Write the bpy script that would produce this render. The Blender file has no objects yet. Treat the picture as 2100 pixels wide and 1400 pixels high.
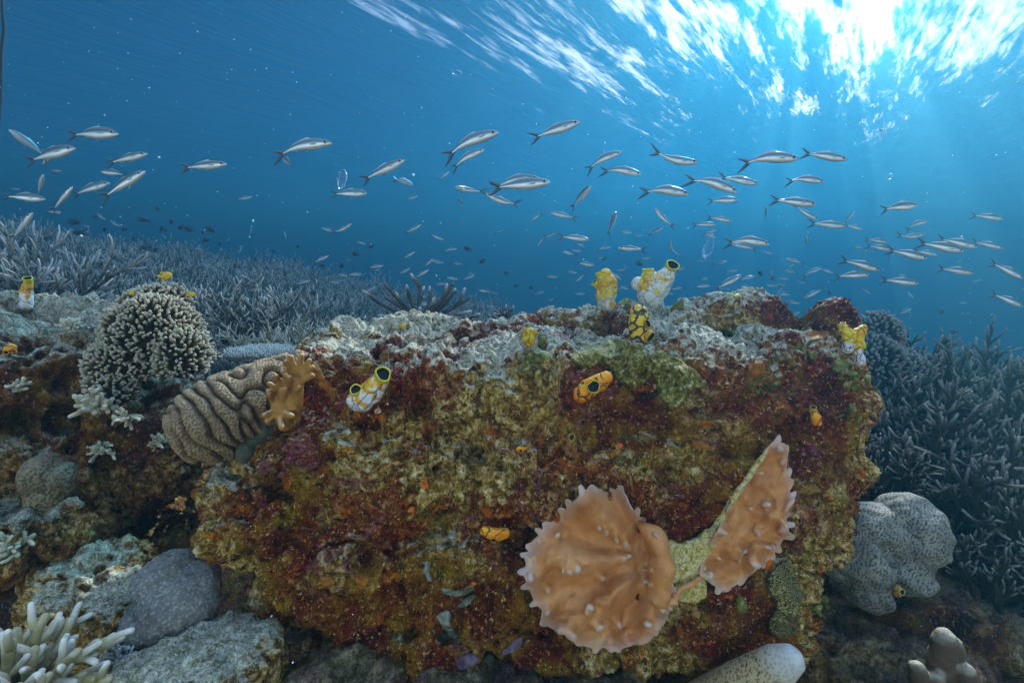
import bpy, math, random
import numpy as np
from mathutils import Vector, Matrix, Euler
from mathutils.bvhtree import BVHTree

SC = bpy.context.scene
COL = SC.collection
R = math.radians

# ------------------------------------------------------------------ camera
F = 950.0                      # focal length in pixels of a 2100 x 1400 frame
PITCH = R(8.4)
CAMZ = 1.25                    # metres above the lowest seabed around the boulder
cam_d = bpy.data.cameras.new("camera")
cam_d.sensor_width = 36.0
cam_d.lens = 36.0 * F / 2100.0
cam_d.clip_start = 0.02
cam_d.clip_end = 400.0
cam = bpy.data.objects.new("camera", cam_d)
COL.objects.link(cam)
cam.location = (0, 0, CAMZ)
cam.rotation_euler = (R(90) - PITCH, 0, 0)
SC.camera = cam
CP = np.array([0, 0, CAMZ])
AX = np.array([1.0, 0, 0])
AF = np.array([0, math.cos(PITCH), -math.sin(PITCH)])
AU = np.array([0, math.sin(PITCH), math.cos(PITCH)])

def W(px, py, d):
    """World point seen at photo pixel (px, py) at distance d along the view axis."""
    return CP + AF * d + AX * ((px - 1050) / F * d) + AU * ((700 - py) / F * d)

# ------------------------------------------------------------------ daylight
SUN_EL, SUN_AZ = R(33.0), R(30.0)        # azimuth measured from +Y towards +X
SKY_STRENGTH, SUN_STRENGTH, EXPOSURE = 0.07, 5.0, 4.1
world = bpy.data.worlds.new("World")
SC.world = world
world.use_nodes = True
wn = world.node_tree
for n in list(wn.nodes):
    wn.nodes.remove(n)
wsky = wn.nodes.new("ShaderNodeTexSky")
wsky.sky_type = 'NISHITA'
wsky.sun_disc = False
wsky.sun_elevation = SUN_EL
wsky.sun_rotation = SUN_AZ
wsky.air_density = 1.0
wsky.dust_density = 0.8
wsky.ozone_density = 0.0
wbg = wn.nodes.new("ShaderNodeBackground")
wbg.inputs["Strength"].default_value = SKY_STRENGTH
wout = wn.nodes.new("ShaderNodeOutputWorld")
wn.links.new(wsky.outputs[0], wbg.inputs[0])
wn.links.new(wbg.outputs[0], wout.inputs[0])
sun_d = bpy.data.lights.new("sun", 'SUN')
sun_d.energy = SUN_STRENGTH
sun_d.angle = R(0.5)
sun_d.color = (1.0, 0.96, 0.88)
sun = bpy.data.objects.new("sun", sun_d)
COL.objects.link(sun)
to_sun = Vector((math.sin(SUN_AZ) * math.cos(SUN_EL), math.cos(SUN_AZ) * math.cos(SUN_EL), math.sin(SUN_EL)))
sun.rotation_euler = to_sun.to_track_quat('Z', 'Y').to_euler()
sun.location = to_sun * 30

# ------------------------------------------------------------------ render settings
SC.view_settings.view_transform = 'Standard'
SC.view_settings.look = 'None'
SC.view_settings.gamma = 1.0
SC.view_settings.exposure = EXPOSURE
cy = SC.cycles
cy.use_denoising = True
try:
    cy.denoiser = 'OPENIMAGEDENOISE'
except Exception:
    pass
cy.max_bounces = 6
cy.diffuse_bounces = 3
cy.glossy_bounces = 2
cy.transmission_bounces = 4
cy.transparent_max_bounces = 8
cy.volume_bounces = 2
cy.sample_clamp_indirect = 4.0
cy.use_adaptive_sampling = False
cy.caustics_reflective = False
cy.caustics_refractive = False

# ------------------------------------------------------------------ noise in numpy
def _h(ix, iy, iz, seed):
    n = (ix * 374761393 + iy * 668265263 + iz * 2147483647 + seed * 1274126177) & 0xFFFFFFFF
    n = ((n ^ (n >> 13)) * 1274126177) & 0xFFFFFFFF
    n = ((n ^ (n >> 16)) * 2246822519) & 0xFFFFFFFF
    return (n ^ (n >> 15)) & 0xFFFFFFFF

def vnoise(p, seed=0):
    """Smooth value noise in -1..1."""
    p = np.asarray(p, float)
    i = np.floor(p).astype(np.int64)
    f = p - i
    u = f * f * f * (f * (f * 6 - 15) + 10)
    r = np.zeros(len(p))
    for dx in (0, 1):
        wx = u[:, 0] if dx else 1 - u[:, 0]
        for dy in (0, 1):
            wy = u[:, 1] if dy else 1 - u[:, 1]
            for dz in (0, 1):
                wz = u[:, 2] if dz else 1 - u[:, 2]
                r += wx * wy * wz * (_h(i[:, 0] + dx, i[:, 1] + dy, i[:, 2] + dz, seed) / 2147483648.0 - 1.0)
    return r

def fbm(p, octaves=4, seed=0, gain=0.5, lac=2.03):
    p = np.asarray(p, float)
    a, s, t = 1.0, np.zeros(len(p)), 0.0
    for o in range(octaves):
        s += a * vnoise(p * (lac ** o) + o * 17.3, seed + o)
        t += a
        a *= gain
    return s / t

def worley(p, seed=0, jitter=1.0):
    """Distance to the nearest feature point."""
    p = np.asarray(p, float)
    i = np.floor(p).astype(np.int64)
    best = np.full(len(p), 9.0)
    for dx in (-1, 0, 1):
        for dy in (-1, 0, 1):
            for dz in (-1, 0, 1):
                c = i + np.array([dx, dy, dz])
                q = np.stack([_h(c[:, 0], c[:, 1], c[:, 2], seed + k) / 4294967296.0 for k in (11, 23, 37)], 1)
                d = ((c + 0.5 + (q - 0.5) * jitter - p) ** 2).sum(1)
                best = np.minimum(best, d)
    return np.sqrt(best)

def sstep(a, b, x):
    t = np.clip((np.asarray(x, float) - a) / (b - a), 0, 1)
    return t * t * (3 - 2 * t)

# ------------------------------------------------------------------ meshes
def mesh_from(name, v, quads=None, tris=None, smooth=True, attrs=None):
    me = bpy.data.meshes.new(name)
    v = np.asarray(v, np.float32)
    quads = np.zeros((0, 4), np.int32) if quads is None else np.asarray(quads, np.int32).reshape(-1, 4)
    tris = np.zeros((0, 3), np.int32) if tris is None else np.asarray(tris, np.int32).reshape(-1, 3)
    me.vertices.add(len(v))
    me.vertices.foreach_set("co", v.ravel())
    nl = quads.size + tris.size
    me.loops.add(nl)
    me.loops.foreach_set("vertex_index", np.concatenate([quads.ravel(), tris.ravel()]).astype(np.int32))
    npoly = len(quads) + len(tris)
    me.polygons.add(npoly)
    starts = np.concatenate([np.arange(len(quads)) * 4, quads.size + np.arange(len(tris)) * 3]).astype(np.int32)
    tot = np.concatenate([np.full(len(quads), 4), np.full(len(tris), 3)]).astype(np.int32)
    me.polygons.foreach_set("loop_start", starts)
    me.polygons.foreach_set("loop_total", tot)
    me.polygons.foreach_set("use_smooth", np.full(npoly, smooth, dtype=bool))
    me.update(calc_edges=True)
    for k, a in (attrs or {}).items():
        at = me.attributes.new(k, 'FLOAT', 'POINT')
        at.data.foreach_set("value", np.asarray(a, np.float32))
    me.validate()
    return me

class Geo:
    """Collects vertices, quads, triangles and one float attribute per vertex."""
    def __init__(s):
        s.v, s.q, s.t, s.a, s.m, s.n = [], [], [], [], [], 0
        s.mq, s.mt = [], []
    def add(s, v, q=None, t=None, a=None, mat=0):
        v = np.asarray(v, float)
        if q is not None and len(q):
            q = np.asarray(q, int).reshape(-1, 4)
            s.q.append(q + s.n)
            s.mq.append(np.full(len(q), mat))
        if t is not None and len(t):
            t = np.asarray(t, int).reshape(-1, 3)
            s.t.append(t + s.n)
            s.mt.append(np.full(len(t), mat))
        s.v.append(v)
        s.a.append(np.zeros(len(v)) if a is None else np.broadcast_to(np.asarray(a, float), (len(v),)))
        s.n += len(v)
    def mesh(s, name, smooth=True, attr="tone"):
        q = np.concatenate(s.q) if s.q else None
        t = np.concatenate(s.t) if s.t else None
        me = mesh_from(name, np.concatenate(s.v), q, t, smooth, {attr: np.concatenate(s.a)})
        mi = np.concatenate(s.mq + s.mt) if (s.mq or s.mt) else None
        if mi is not None and mi.max() > 0 and len(mi) == len(me.polygons):
            me.polygons.foreach_set("material_index", mi.astype(np.int32))
        return me

def ob(name, me, mats, parent=None, loc=None):
    o = bpy.data.objects.new(name, me)
    COL.objects.link(o)
    for m in (mats if isinstance(mats, (list, tuple)) else [mats]):
        if m is not None:
            me.materials.append(m)
    if parent is not None:
        o.parent = parent
    if loc is not None:
        o.location = loc
    return o

def tag(o, label=None, cat=None, group=None, kind=None):
    if label: o["label"] = label
    if cat: o["category"] = cat
    if group: o["group"] = group
    if kind: o["kind"] = kind
    return o

def empty(name, loc):
    o = bpy.data.objects.new(name, None)
    o.empty_display_size = 0.02
    COL.objects.link(o)
    o.location = loc
    return o

def frame_of(d):
    d = np.asarray(d, float)
    d = d / (np.linalg.norm(d) + 1e-12)
    h = np.array([0, 0, 1.0]) if abs(d[2]) < 0.9 else np.array([1.0, 0, 0])
    u = np.cross(h, d)
    u /= np.linalg.norm(u)
    return u, np.cross(d, u), d

def tube(g, pts, rad, sides=6, a=None, cap=True, start_cap=False, mat=0, flat=None):
    """Swept tube along pts (n,3) with radii rad (n); rounded tip."""
    pts = np.asarray(pts, float)
    n = len(pts)
    rad = np.broadcast_to(np.asarray(rad, float), (n,)).copy()
    a = np.zeros(n) if a is None else np.broadcast_to(np.asarray(a, float), (n,)).copy()
    if cap:                                   # rounded end: two shrinking rings
        d = pts[-1] - pts[-2]
        d = d / (np.linalg.norm(d) + 1e-12)
        r = rad[-1]
        pts = np.vstack([pts, pts[-1] + d * r * 0.55, pts[-1] + d * r * 0.85])
        rad = np.concatenate([rad, [r * 0.80, r * 0.38]])
        a = np.concatenate([a, [a[-1], a[-1]]])
        n += 2
    tang = np.gradient(pts, axis=0)
    u, w, _ = frame_of(tang[0])
    th = np.arange(sides) * 2 * math.pi / sides
    V = np.zeros((n, sides, 3))
    for i in range(n):
        t = tang[i] / (np.linalg.norm(tang[i]) + 1e-12)
        u = u - t * (u @ t)
        u /= (np.linalg.norm(u) + 1e-12)
        w = np.cross(t, u)
        fl = 1.0 if flat is None else flat
        V[i] = pts[i] + rad[i] * (np.cos(th)[:, None] * u + fl * np.sin(th)[:, None] * w)
    i0 = np.arange(n - 1)[:, None] * sides
    k = np.arange(sides)[None, :]
    k2 = (k + 1) % sides
    q = np.stack([i0 + k, i0 + k2, i0 + sides + k2, i0 + sides + k], -1).reshape(-1, 4)
    v = V.reshape(-1, 3)
    tt = []
    av = np.repeat(a, sides)
    if cap:
        v = np.vstack([v, pts[-1] + tang[-1] / (np.linalg.norm(tang[-1]) + 1e-12) * rad[-1] * 0.4])
        av = np.append(av, a[-1])
        b = (n - 1) * sides
        tt = [[b + j, b + (j + 1) % sides, n * sides] for j in range(sides)]
    v = np.vstack([v, pts[0]])
    av = np.append(av, a[0])
    tt = list(tt) + [[(j + 1) % sides, j, len(v) - 1] for j in range(sides)]
    g.add(v, q, tt, av, mat)

def grid_faces(nu, nv, wrap_u=False):
    a = []
    iu = np.arange(nu if wrap_u else nu - 1)
    iv = np.arange(nv - 1)
    A, B = np.meshgrid(iu, iv, indexing='ij')
    A2 = (A + 1) % nu
    return np.stack([A * nv + B, A2 * nv + B, A2 * nv + B + 1, A * nv + B + 1], -1).reshape(-1, 4)

def tri_grid_normals(v, q):
    n = np.zeros_like(v)
    fn = np.cross(v[q[:, 2]] - v[q[:, 0]], v[q[:, 3]] - v[q[:, 1]])
    for k in range(4):
        np.add.at(n, q[:, k], fn)
    return n / (np.linalg.norm(n, axis=1, keepdims=True) + 1e-12)

def get_arrays(me):
    v = np.zeros(len(me.vertices) * 3, np.float32)
    me.vertices.foreach_get("co", v)
    v = v.reshape(-1, 3).astype(float)
    n = np.zeros(len(me.vertices) * 3, np.float32)
    me.vertices.foreach_get("normal", n)
    return v, n.reshape(-1, 3).astype(float)

_ico = {}
def ico(sub):
    if sub not in _ico:
        import bmesh
        bm = bmesh.new()
        bmesh.ops.create_icosphere(bm, subdivisions=sub, radius=1.0)
        v = np.array([x.co[:] for x in bm.verts])
        t = np.array([[x.index for x in f.verts] for f in bm.faces])
        bm.free()
        _ico[sub] = (v, t)
    return _ico[sub]

def blob_mesh(name, blobs, voxel, smooth_it=6):
    """Voxel-fused union of rounded boxes: (centre, radii, squareness, yaw)."""
    g = Geo()
    for b in blobs:
        c, r = np.asarray(b[0], float), np.asarray(b[1], float)
        p = b[2] if len(b) > 2 else 2.0
        yaw = b[3] if len(b) > 3 else 0.0
        tilt = b[4] if len(b) > 4 else 0.0
        v, t = ico(4)
        nrm = (np.abs(v) ** p).sum(1) ** (1.0 / p)
        v = v / nrm[:, None] * r
        M = np.array(Euler((tilt, 0, yaw)).to_matrix())
        g.add(v @ M.T + c, None, t)
    me = g.mesh(name + "_blobs")
    o = bpy.data.objects.new("tmp", me)
    COL.objects.link(o)
    m = o.modifiers.new("r", 'REMESH')
    m.mode = 'VOXEL'
    m.voxel_size = voxel
    s = o.modifiers.new("s", 'SMOOTH')
    s.factor = 0.5
    s.iterations = smooth_it
    dg = bpy.context.evaluated_depsgraph_get()
    me2 = bpy.data.meshes.new_from_object(o.evaluated_get(dg))
    bpy.data.objects.remove(o)
    bpy.data.meshes.remove(me)
    me2.name = name
    return me2

def displace(me, fn, passes=1):
    for k in range(passes):
        v, n = get_arrays(me)
        d = fn(v, n)
        v = v + n * d[:, None]
        me.vertices.foreach_set("co", v.astype(np.float32).ravel())
        me.update()

def smooth_all(me):
    me.polygons.foreach_set("use_smooth", np.ones(len(me.polygons), dtype=bool))
    me.update()

def bvh_of(me):
    v = [x.co.copy() for x in me.vertices]
    return BVHTree.FromPolygons(v, [p.vertices[:] for p in me.polygons])

def hit(bvh, px, py):
    d = W(px, py, 1.0) - CP
    d /= np.linalg.norm(d)
    loc, nor, idx, dist = bvh.ray_cast(Vector(CP), Vector(d))
    if loc is None:
        return None, None
    n = np.array(nor)
    if n @ d > 0:
        n = -n
    return np.array(loc), n

# ------------------------------------------------------------------ node helpers
class NT:
    def __init__(s, name):
        s.m = bpy.data.materials.new(name)
        s.m.use_nodes = True
        s.t = s.m.node_tree
        for n in list(s.t.nodes):
            s.t.nodes.remove(n)
        s.out = s.t.nodes.new("ShaderNodeOutputMaterial")
        s._co = None
    def n(s, typ, ins=None, **props):
        nd = s.t.nodes.new("ShaderNode" + typ)
        for k, v in props.items():
            setattr(nd, k, v)
        for k, v in (ins or {}).items():
            s.set(nd.inputs[k], v)
        return nd
    def set(s, inp, v):
        if isinstance(v, bpy.types.NodeSocket):
            s.t.links.new(v, inp)
        elif isinstance(v, bpy.types.Node):
            s.t.links.new(v.outputs[0], inp)
        else:
            if inp.type == 'RGBA' and len(v) == 3:
                v = (*v, 1.0)
            inp.default_value = v
    def co(s, kind="Object"):
        if s._co is None:
            s._co = s.n("TexCoord")
        return s._co.outputs[kind]
    def noise(s, scale, detail=4, rough=0.55, dist=0.0, vec=None, off=None):
        vec = vec or s.co()
        if off is not None:
            vec = s.n("VectorMath", {0: vec, 1: off}, operation='ADD').outputs[0]
        nd = s.n("TexNoise", {"Scale": scale, "Detail": detail, "Roughness": rough, "Distortion": dist, "Vector": vec})
        return nd.outputs["Fac"]
    def voro(s, scale, feature='F1', vec=None, out="Distance", rnd=1.0):
        nd = s.n("TexVoronoi", {"Scale": scale, "Vector": vec or s.co(), "Randomness": rnd}, feature=feature)
        return nd.outputs[out]
    def math(s, op, a, b=0.0, c=0.0, clamp=False):
        nd = s.n("Math", operation=op)
        nd.use_clamp = clamp
        s.set(nd.inputs[0], a)
        s.set(nd.inputs[1], b)
        if op in ('MULTIPLY_ADD',):
            s.set(nd.inputs[2], c)
        return nd.outputs[0]
    def step(s, x, lo, hi, a=0.0, b=1.0):
        nd = s.n("MapRange", {"Value": x, "From Min": lo, "From Max": hi, "To Min": a, "To Max": b}, interpolation_type='SMOOTHSTEP')
        return nd.outputs[0]
    def ramp(s, x, stops, mode='LINEAR'):
        nd = s.n("ValToRGB")
        cr = nd.color_ramp
        cr.interpolation = mode
        while len(cr.elements) < len(stops):
            cr.elements.new(0.5)
        for e, (p, c) in zip(cr.elements, stops):
            e.position = p
            e.color = (*c, 1.0)
        s.set(nd.inputs[0], x)
        return nd.outputs[0]
    def mix(s, f, a, b, mode='MIX'):
        nd = s.n("MixRGB", blend_type=mode)
        s.set(nd.inputs[0], f)
        s.set(nd.inputs[1], a)
        s.set(nd.inputs[2], b)
        return nd.outputs[0]
    def bump(s, h, strength=0.5, dist=0.01, normal=None):
        nd = s.n("Bump", {"Strength": strength, "Distance": dist, "Height": h})
        if normal is not None:
            s.set(nd.inputs["Normal"], normal)
        return nd.outputs[0]
    def attr(s, name, out="Fac"):
        return s.n("Attribute", attribute_name=name).outputs[out]
    def normal_z(s):
        g = s.n("NewGeometry")
        return s.n("SeparateXYZ", {0: g.outputs["Normal"]}).outputs["Z"]
    def finish(s, color, rough=0.8, normal=None, spec=0.3, **extra):
        p = s.n("BsdfPrincipled")
        s.set(p.inputs["Base Color"], color)
        s.set(p.inputs["Roughness"], rough)
        s.set(p.inputs["Specular IOR Level"], spec)
        for k, v in extra.items():
            s.set(p.inputs[k.replace("_", " ")], v)
        if normal is not None:
            s.set(p.inputs["Normal"], normal)
        s.t.links.new(p.outputs[0], s.out.inputs["Surface"])
        return s.m
# ------------------------------------------------------------------ water: surface above, body of water around everything
SURF_Z = CAMZ + 2.3

def mat_surface():
    m = NT("water_surface")
    co = m.co()
    # wave noise stretched roughly towards the sun, shaped to cut light shafts
    mr = m.n("Mapping", {"Vector": co, "Rotation": (0, 0, R(-54))})
    mp = m.n("Mapping", {"Vector": mr.outputs[0], "Scale": (0.36, 2.1, 1.0)})
    n1 = m.noise(1.5, 4, 0.55, 0.6, mp.outputs[0])
    n2 = m.noise(3.3, 4, 0.55, 0.8, mp.outputs[0], (5.0, 3.0, 0))
    n3 = m.noise(11.0, 2, 0.5, 0.3, mp.outputs[0], (1.0, 8.0, 0))
    s = m.math('MULTIPLY_ADD', n2, 0.55, m.math('MULTIPLY', n1, 0.75))
    s = m.math('MULTIPLY_ADD', m.math('SUBTRACT', n3, .3), 0.30, s)
    n0 = m.noise(0.55, 2, 0.5, 0.3, mp.outputs[0], (2.0, 6.0, 0))
    s = m.math('ADD', s, m.math('MULTIPLY', m.math('SUBTRACT', n0, 0.5), 0.30))
    # painted-in clear patches let sky and sun through, thinning away from a fixed centre
    c = m.n("VectorMath", {0: co, 1: (WIN_C[0], WIN_C[1], 0)}, operation='DISTANCE').outputs["Value"]
    rim = m.n("MapRange", {"Value": c, "From Min": WIN_R0, "From Max": WIN_R1, "To Min": 0.40, "To Max": 0.89}, clamp=False).outputs[0]
    rim = m.math('MINIMUM', rim, 1.3)
    mask = m.step(m.math('SUBTRACT', s, rim), -0.09, 0.15)
    h = m.math('MULTIPLY_ADD', n2, 0.6, n1)
    bm = m.bump(h, 0.35, 0.25)
    gl = m.n("BsdfGlossy", {"Color": (0.9, 0.95, 1.0), "Roughness": 0.12, "Normal": bm})
    tr = m.n("BsdfTransparent", {"Color": (0.150, 0.168, 0.182)})
    trd = m.n("BsdfTransparent", {"Color": (0.004, 0.045, 0.085)})
    ref = m.n("MixShader", {0: 0.55, 1: gl.outputs[0], 2: trd.outputs[0]})
    # straight overhead the surface is clear; towards the horizon it mirrors the deep (total reflection)
    gm = m.n("NewGeometry")
    ov = m.n("VectorMath", {0: gm.outputs["Incoming"], 1: gm.outputs["True Normal"]}, operation='DOT_PRODUCT').outputs["Value"]
    ov = m.step(m.math('ABSOLUTE', ov), 0.60, 0.74)
    over = m.n("BsdfTransparent", {"Color": (0.98, 0.99, 1.0)})
    mx = m.n("MixShader", {0: mask, 1: ref.outputs[0], 2: tr.outputs[0]})
    mx = m.n("MixShader", {0: ov, 1: mx.outputs[0], 2: over.outputs[0]})
    m.t.links.new(mx.outputs[0], m.out.inputs["Surface"])
    return m.m

WIN_C, WIN_R0, WIN_R1 = (4.0, 1.5), 0.0, 7.5
def build_water():
    xs = np.linspace(-70, 70, 281)
    ys = np.linspace(-7.4, 98, 211)
    X, Y = np.meshgrid(xs, ys, indexing='ij')
    p = np.stack([X.ravel() * .5, Y.ravel() * .8, np.zeros(X.size)], 1)
    Z = SURF_Z + 0.06 * fbm(p, 3, 5)
    me = mesh_from("water_surface", np.stack([X.ravel(), Y.ravel(), Z], 1), grid_faces(281, 211))
    o = ob("water_surface", me, mat_surface())
    tag(o, "rippled underside of the sea surface with pale sky showing through", "water surface", kind="structure")
    # the body of water: even blue sea water that scatters daylight
    x0, x1, y0, y1, z0, z1 = -70.5, 70.5, -7.5, 99, -9.5, SURF_Z + 0.2
    v = [(x, y, z) for x in (x0, x1) for y in (y0, y1) for z in (z0, z1)]
    q = [(0, 1, 3, 2), (4, 6, 7, 5), (0, 4, 5, 1), (2, 3, 7, 6), (0, 2, 6, 4), (1, 5, 7, 3)]
    m = NT("sea_water")
    pv = m.n("VolumePrincipled", {"Color": (0.0, 0.182, 0.258), "Density": 0.085, "Anisotropy": 0.58})
    pw = m.n("VolumePrincipled", {"Color": (0.95, 0.97, 1.0), "Density": 0.0065, "Anisotropy": 0.91})
    ad = m.n("AddShader", {0: pv.outputs[0], 1: pw.outputs[0]})
    m.t.links.new(ad.outputs[0], m.out.inputs["Volume"])
    h = ob("haze", mesh_from("haze", v, q, smooth=False), m.m)
    tag(h, "clear blue sea water all around the reef", "sea water", kind="stuff")

# ------------------------------------------------------------------ seabed
def seabed_z(x, y):
    x = np.asarray(x, float); y = np.asarray(y, float)
    front = -1.02 + 0.0 * x
    back = np.clip(-0.78 - 0.185 * x, -1.6, 0.35)
    t = sstep(1.0, 3.6, y)
    z = front * (1 - t) + back * t
    z = z + 0.35 * np.exp(-((x - 2.3) ** 2 / 0.8 + (y - 2.0) ** 2 / 0.6))
    z = z - sstep(5.5, 16, y) * (1.2 + 0.10 * (y - 5.5))       # falls away into deep water
    z = np.maximum(z, -8.0 + 0 * x - CAMZ * 0)
    p = np.stack([x, y, 0 * x], 1)
    z = z + 0.10 * fbm(p * 1.3, 3, 3) + 0.05 * fbm(p * 5, 3, 4)
    return z + CAMZ

def build_seabed(mat):
    a = np.linspace(-1, 1, 281)
    xs = np.sign(a) * (np.abs(a) ** 2.6) * 69
    b = np.linspace(0, 1, 241)
    ys = -2.2 + 3.0 * np.minimum(b / 0.25, 1) + np.clip((b - 0.25) / 0.75, 0, 1) ** 2.2 * 41.5
    ys = np.concatenate([np.linspace(-7.3, 0.3, 60), 0.3 + (np.linspace(0.004, 1, 260) ** 2.3) * 97])
    X, Y = np.meshgrid(xs, ys, indexing='ij')
    Z = seabed_z(X.ravel(), Y.ravel())
    v = np.stack([X.ravel(), Y.ravel(), Z], 1)
    p = v * np.array([1, 1, 1])
    near = 1 - sstep(3, 7, v[:, 1])
    v[:, 2] += near * (0.035 * np.abs(fbm(p * 9, 3, 8)) + 0.02 * fbm(p * 28, 2, 9))
    o = ob("seabed", mesh_from("seabed", v, grid_faces(len(xs), len(ys))), mat)
    tag(o, "dark rubble seabed sloping away behind the boulder", "seabed", kind="structure")
    return o
# ------------------------------------------------------------------ rock material
def mat_rock(name, off, silt=1.0, pale=0.0, red=1.0, sed=(0.40, 0.38, 0.31), sb=0.0, val=1.5):
    m = NT(name)
    o = off
    big = m.noise(3.1, 3, 0.5, 0.4, off=(o, 1, 0))
    med = m.noise(11, 6, 0.62, 0.8, off=(o, 2, 4))
    fin = m.noise(48, 6, 0.68, 0.5, off=(o, 0, 2))
    vf = m.noise(150, 3, 0.65, off=(o, 7, 2))
    grit = m.noise(230, 3, .7, .3, off=(o, 17, 5))
    base = m.ramp(med, [(0.28, (0.020, 0.009, 0.007)), (0.42, (0.085 * red + .015, 0.018, 0.012)), (0.50, (0.15, 0.058, 0.016)),
                        (0.57, (0.20, 0.105, 0.020)), (0.66, (0.24, 0.16, 0.045)), (0.8, (0.36, 0.27, 0.12))])
    beige = m.ramp(fin, [(0.30, (0.035, 0.020, 0.008)), (0.45, (0.17, 0.11, 0.035)), (0.54, (0.44, 0.34, 0.16)), (0.66, (0.74, 0.64, 0.44))])
    zone = m.step(big, 0.44 - pale * 0.25, 0.58 - pale * 0.2)
    c = m.mix(m.math('MULTIPLY', zone, 0.85), base, beige)
    # encrusting algae and sponge: maroon, pink-violet, rust orange
    maroon = m.step(m.noise(6.5, 5, 0.6, 0.6, off=(o, 11, 3)), 0.48, 0.58)
    c = m.mix(m.math('MULTIPLY', maroon, 0.7 * red), c, m.ramp(fin, [(0.3, (0.028, 0.005, 0.005)), (0.5, (0.14, 0.018, 0.012)), (0.72, (0.34, 0.085, 0.045))]))
    vio = m.step(m.noise(8.5, 6, 0.65, 0.8, off=(o, 21, 6)), 0.58, 0.64)
    c = m.mix(m.math('MULTIPLY', vio, 0.6), c, m.ramp(vf, [(0.3, (0.09, 0.028, 0.045)), (0.6, (0.30, 0.13, 0.16)), (0.75, (0.52, 0.32, 0.32))]))
    rust = m.step(m.noise(13, 6, 0.66, 0.5, off=(o, 31, 9)), 0.58, 0.66)
    c = m.mix(m.math('MULTIPLY', rust, 0.8 * red), c, m.ramp(fin, [(0.3, (0.14, 0.03, 0.003)), (0.55, (0.42, 0.12, 0.010)), (0.75, (0.65, 0.26, 0.035))]))
    olive = m.step(m.noise(7.5, 6, 0.6, 0.4, off=(o, 41, 2)), 0.58, 0.68)
    c = m.mix(m.math('MULTIPLY', olive, 0.6), c, m.ramp(vf, [(0.3, (0.05, 0.040, 0.006)), (0.6, (0.24, 0.19, 0.03)), (0.8, (0.44, 0.40, 0.16))]))
    # everything is broken up by grains of shell, turf and dark pores
    c = m.mix(m.math('MULTIPLY', m.step(grit, .46, .36), .75), c, (0.014, 0.008, 0.006))
    sp = m.step(m.noise(130, 4, 0.7, 0.6, off=(o, 3, 12)), 0.56, 0.66)
    c = m.mix(m.math('MULTIPLY', sp, 0.75), c, m.ramp(vf, [(0.35, (0.45, 0.25, 0.06)), (0.5, (0.55, 0.40, 0.20)), (0.62, (0.74, 0.66, 0.52))]))
    dk = m.step(m.noise(62, 4, 0.7, 0.3, off=(o, 13, 2)), 0.44, 0.36)
    c = m.mix(m.math('MULTIPLY', dk, 0.85), c, (0.010, 0.006, 0.006))
    # silt lying on whatever faces up
    nz = m.math('MULTIPLY_ADD', m.attr('lie'), 0.72, m.math('MULTIPLY', m.normal_z(), 0.28))
    si = m.math('ADD', nz, m.math('MULTIPLY', m.math('SUBTRACT', fin, 0.5), 1.1))
    si = m.math('ADD', si, m.math('MULTIPLY', m.math('SUBTRACT', med, 0.5), 0.9))
    si = m.math('ADD', si, m.math('MULTIPLY', m.math('SUBTRACT', big, 0.5), 0.9))
    si = m.math('ADD', si, sb)
    si = m.math('MULTIPLY', m.step(si, 0.62, 0.90), 0.95 * silt)
    siltc = m.mix(m.step(fin, 0.35, 0.65), (sed[0] * .42, sed[1] * .42, sed[2] * .32), sed)
    siltc = m.mix(m.math('MULTIPLY', m.step(grit, 0.52, 0.66), 0.7), siltc, (0.66, 0.65, 0.60))
    siltc = m.mix(m.math('MULTIPLY', m.step(grit, .44, .36), .7), siltc, (0.06, 0.05, 0.035))
    c = m.mix(si, c, siltc)
    hs = m.n("HueSaturation", {"Saturation": 1.2, "Value": val, "Color": c})
    c = m.n("Gamma", {"Color": hs.outputs[0], "Gamma": 1.18}).outputs[0]
    h = m.math('MULTIPLY_ADD', vf, 0.35, fin)
    h = m.math('MULTIPLY_ADD', grit, 0.3, h)
    nb = m.bump(h, 1.0, 0.015)
    return m.finish(c, 0.85, nb, 0.25)

def rock_disp(amp=1.0, seed=0, pits=1.0):
    def fn(v, n):
        k = 1 - np.abs(fbm(v * 9 + 3.1, 3, seed + 21)) * 2.2
        d0 = 0.020 * (k - .45) - pits * 0.036 * sstep(.30, .12, worley(v * 6.5, seed + 25)) - 0.016 * sstep(.07, .0, np.abs(vnoise(v * 6, seed + 27)))
        d = d0 + 0.036 * fbm(v * 5.0, 3, seed + 1) + 0.020 * fbm(v * 14, 3, seed + 2)
        r = 1 - np.abs(fbm(v * 19, 3, seed + 3)) * 2
        d += 0.011 * r
        d += 0.0105 * fbm(v * 55, 3, seed + 4) + 0.0055 * fbm(v * 120, 2, seed + 14)
        w = worley(v * 20, seed + 5)
        keep = sstep(-0.05, 0.25, vnoise(v * 7, seed + 6))
        d -= pits * 0.020 * sstep(0.34, 0.16, w) * keep
        w2 = worley(v * 52, seed + 7)
        d -= pits * 0.008 * sstep(0.36, 0.18, w2)
        return d * amp
    return fn

def rock(name, blobs, voxel, mat, label, cat="rock", amp=1.0, seed=0, pits=1.0, smooth_it=5):
    me = blob_mesh(name, blobs, voxel, smooth_it)
    v0, n0 = get_arrays(me)
    displace(me, rock_disp(amp, seed, pits))
    set_attr(me, 'lie', n0[:, 2])
    smooth_all(me)
    me.materials.clear()
    o = ob(name, me, mat)
    tag(o, label, cat)
    return o

def B(px, py, d, rx, ry, rz, p=2.4, yaw=0.0, tilt=0.0):
    """Rounded mass centred on a photo pixel at distance d; radii in metres (across, deep, high)."""
    return (W(px, py, d), (rx, ry, rz), p, yaw, tilt)

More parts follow.
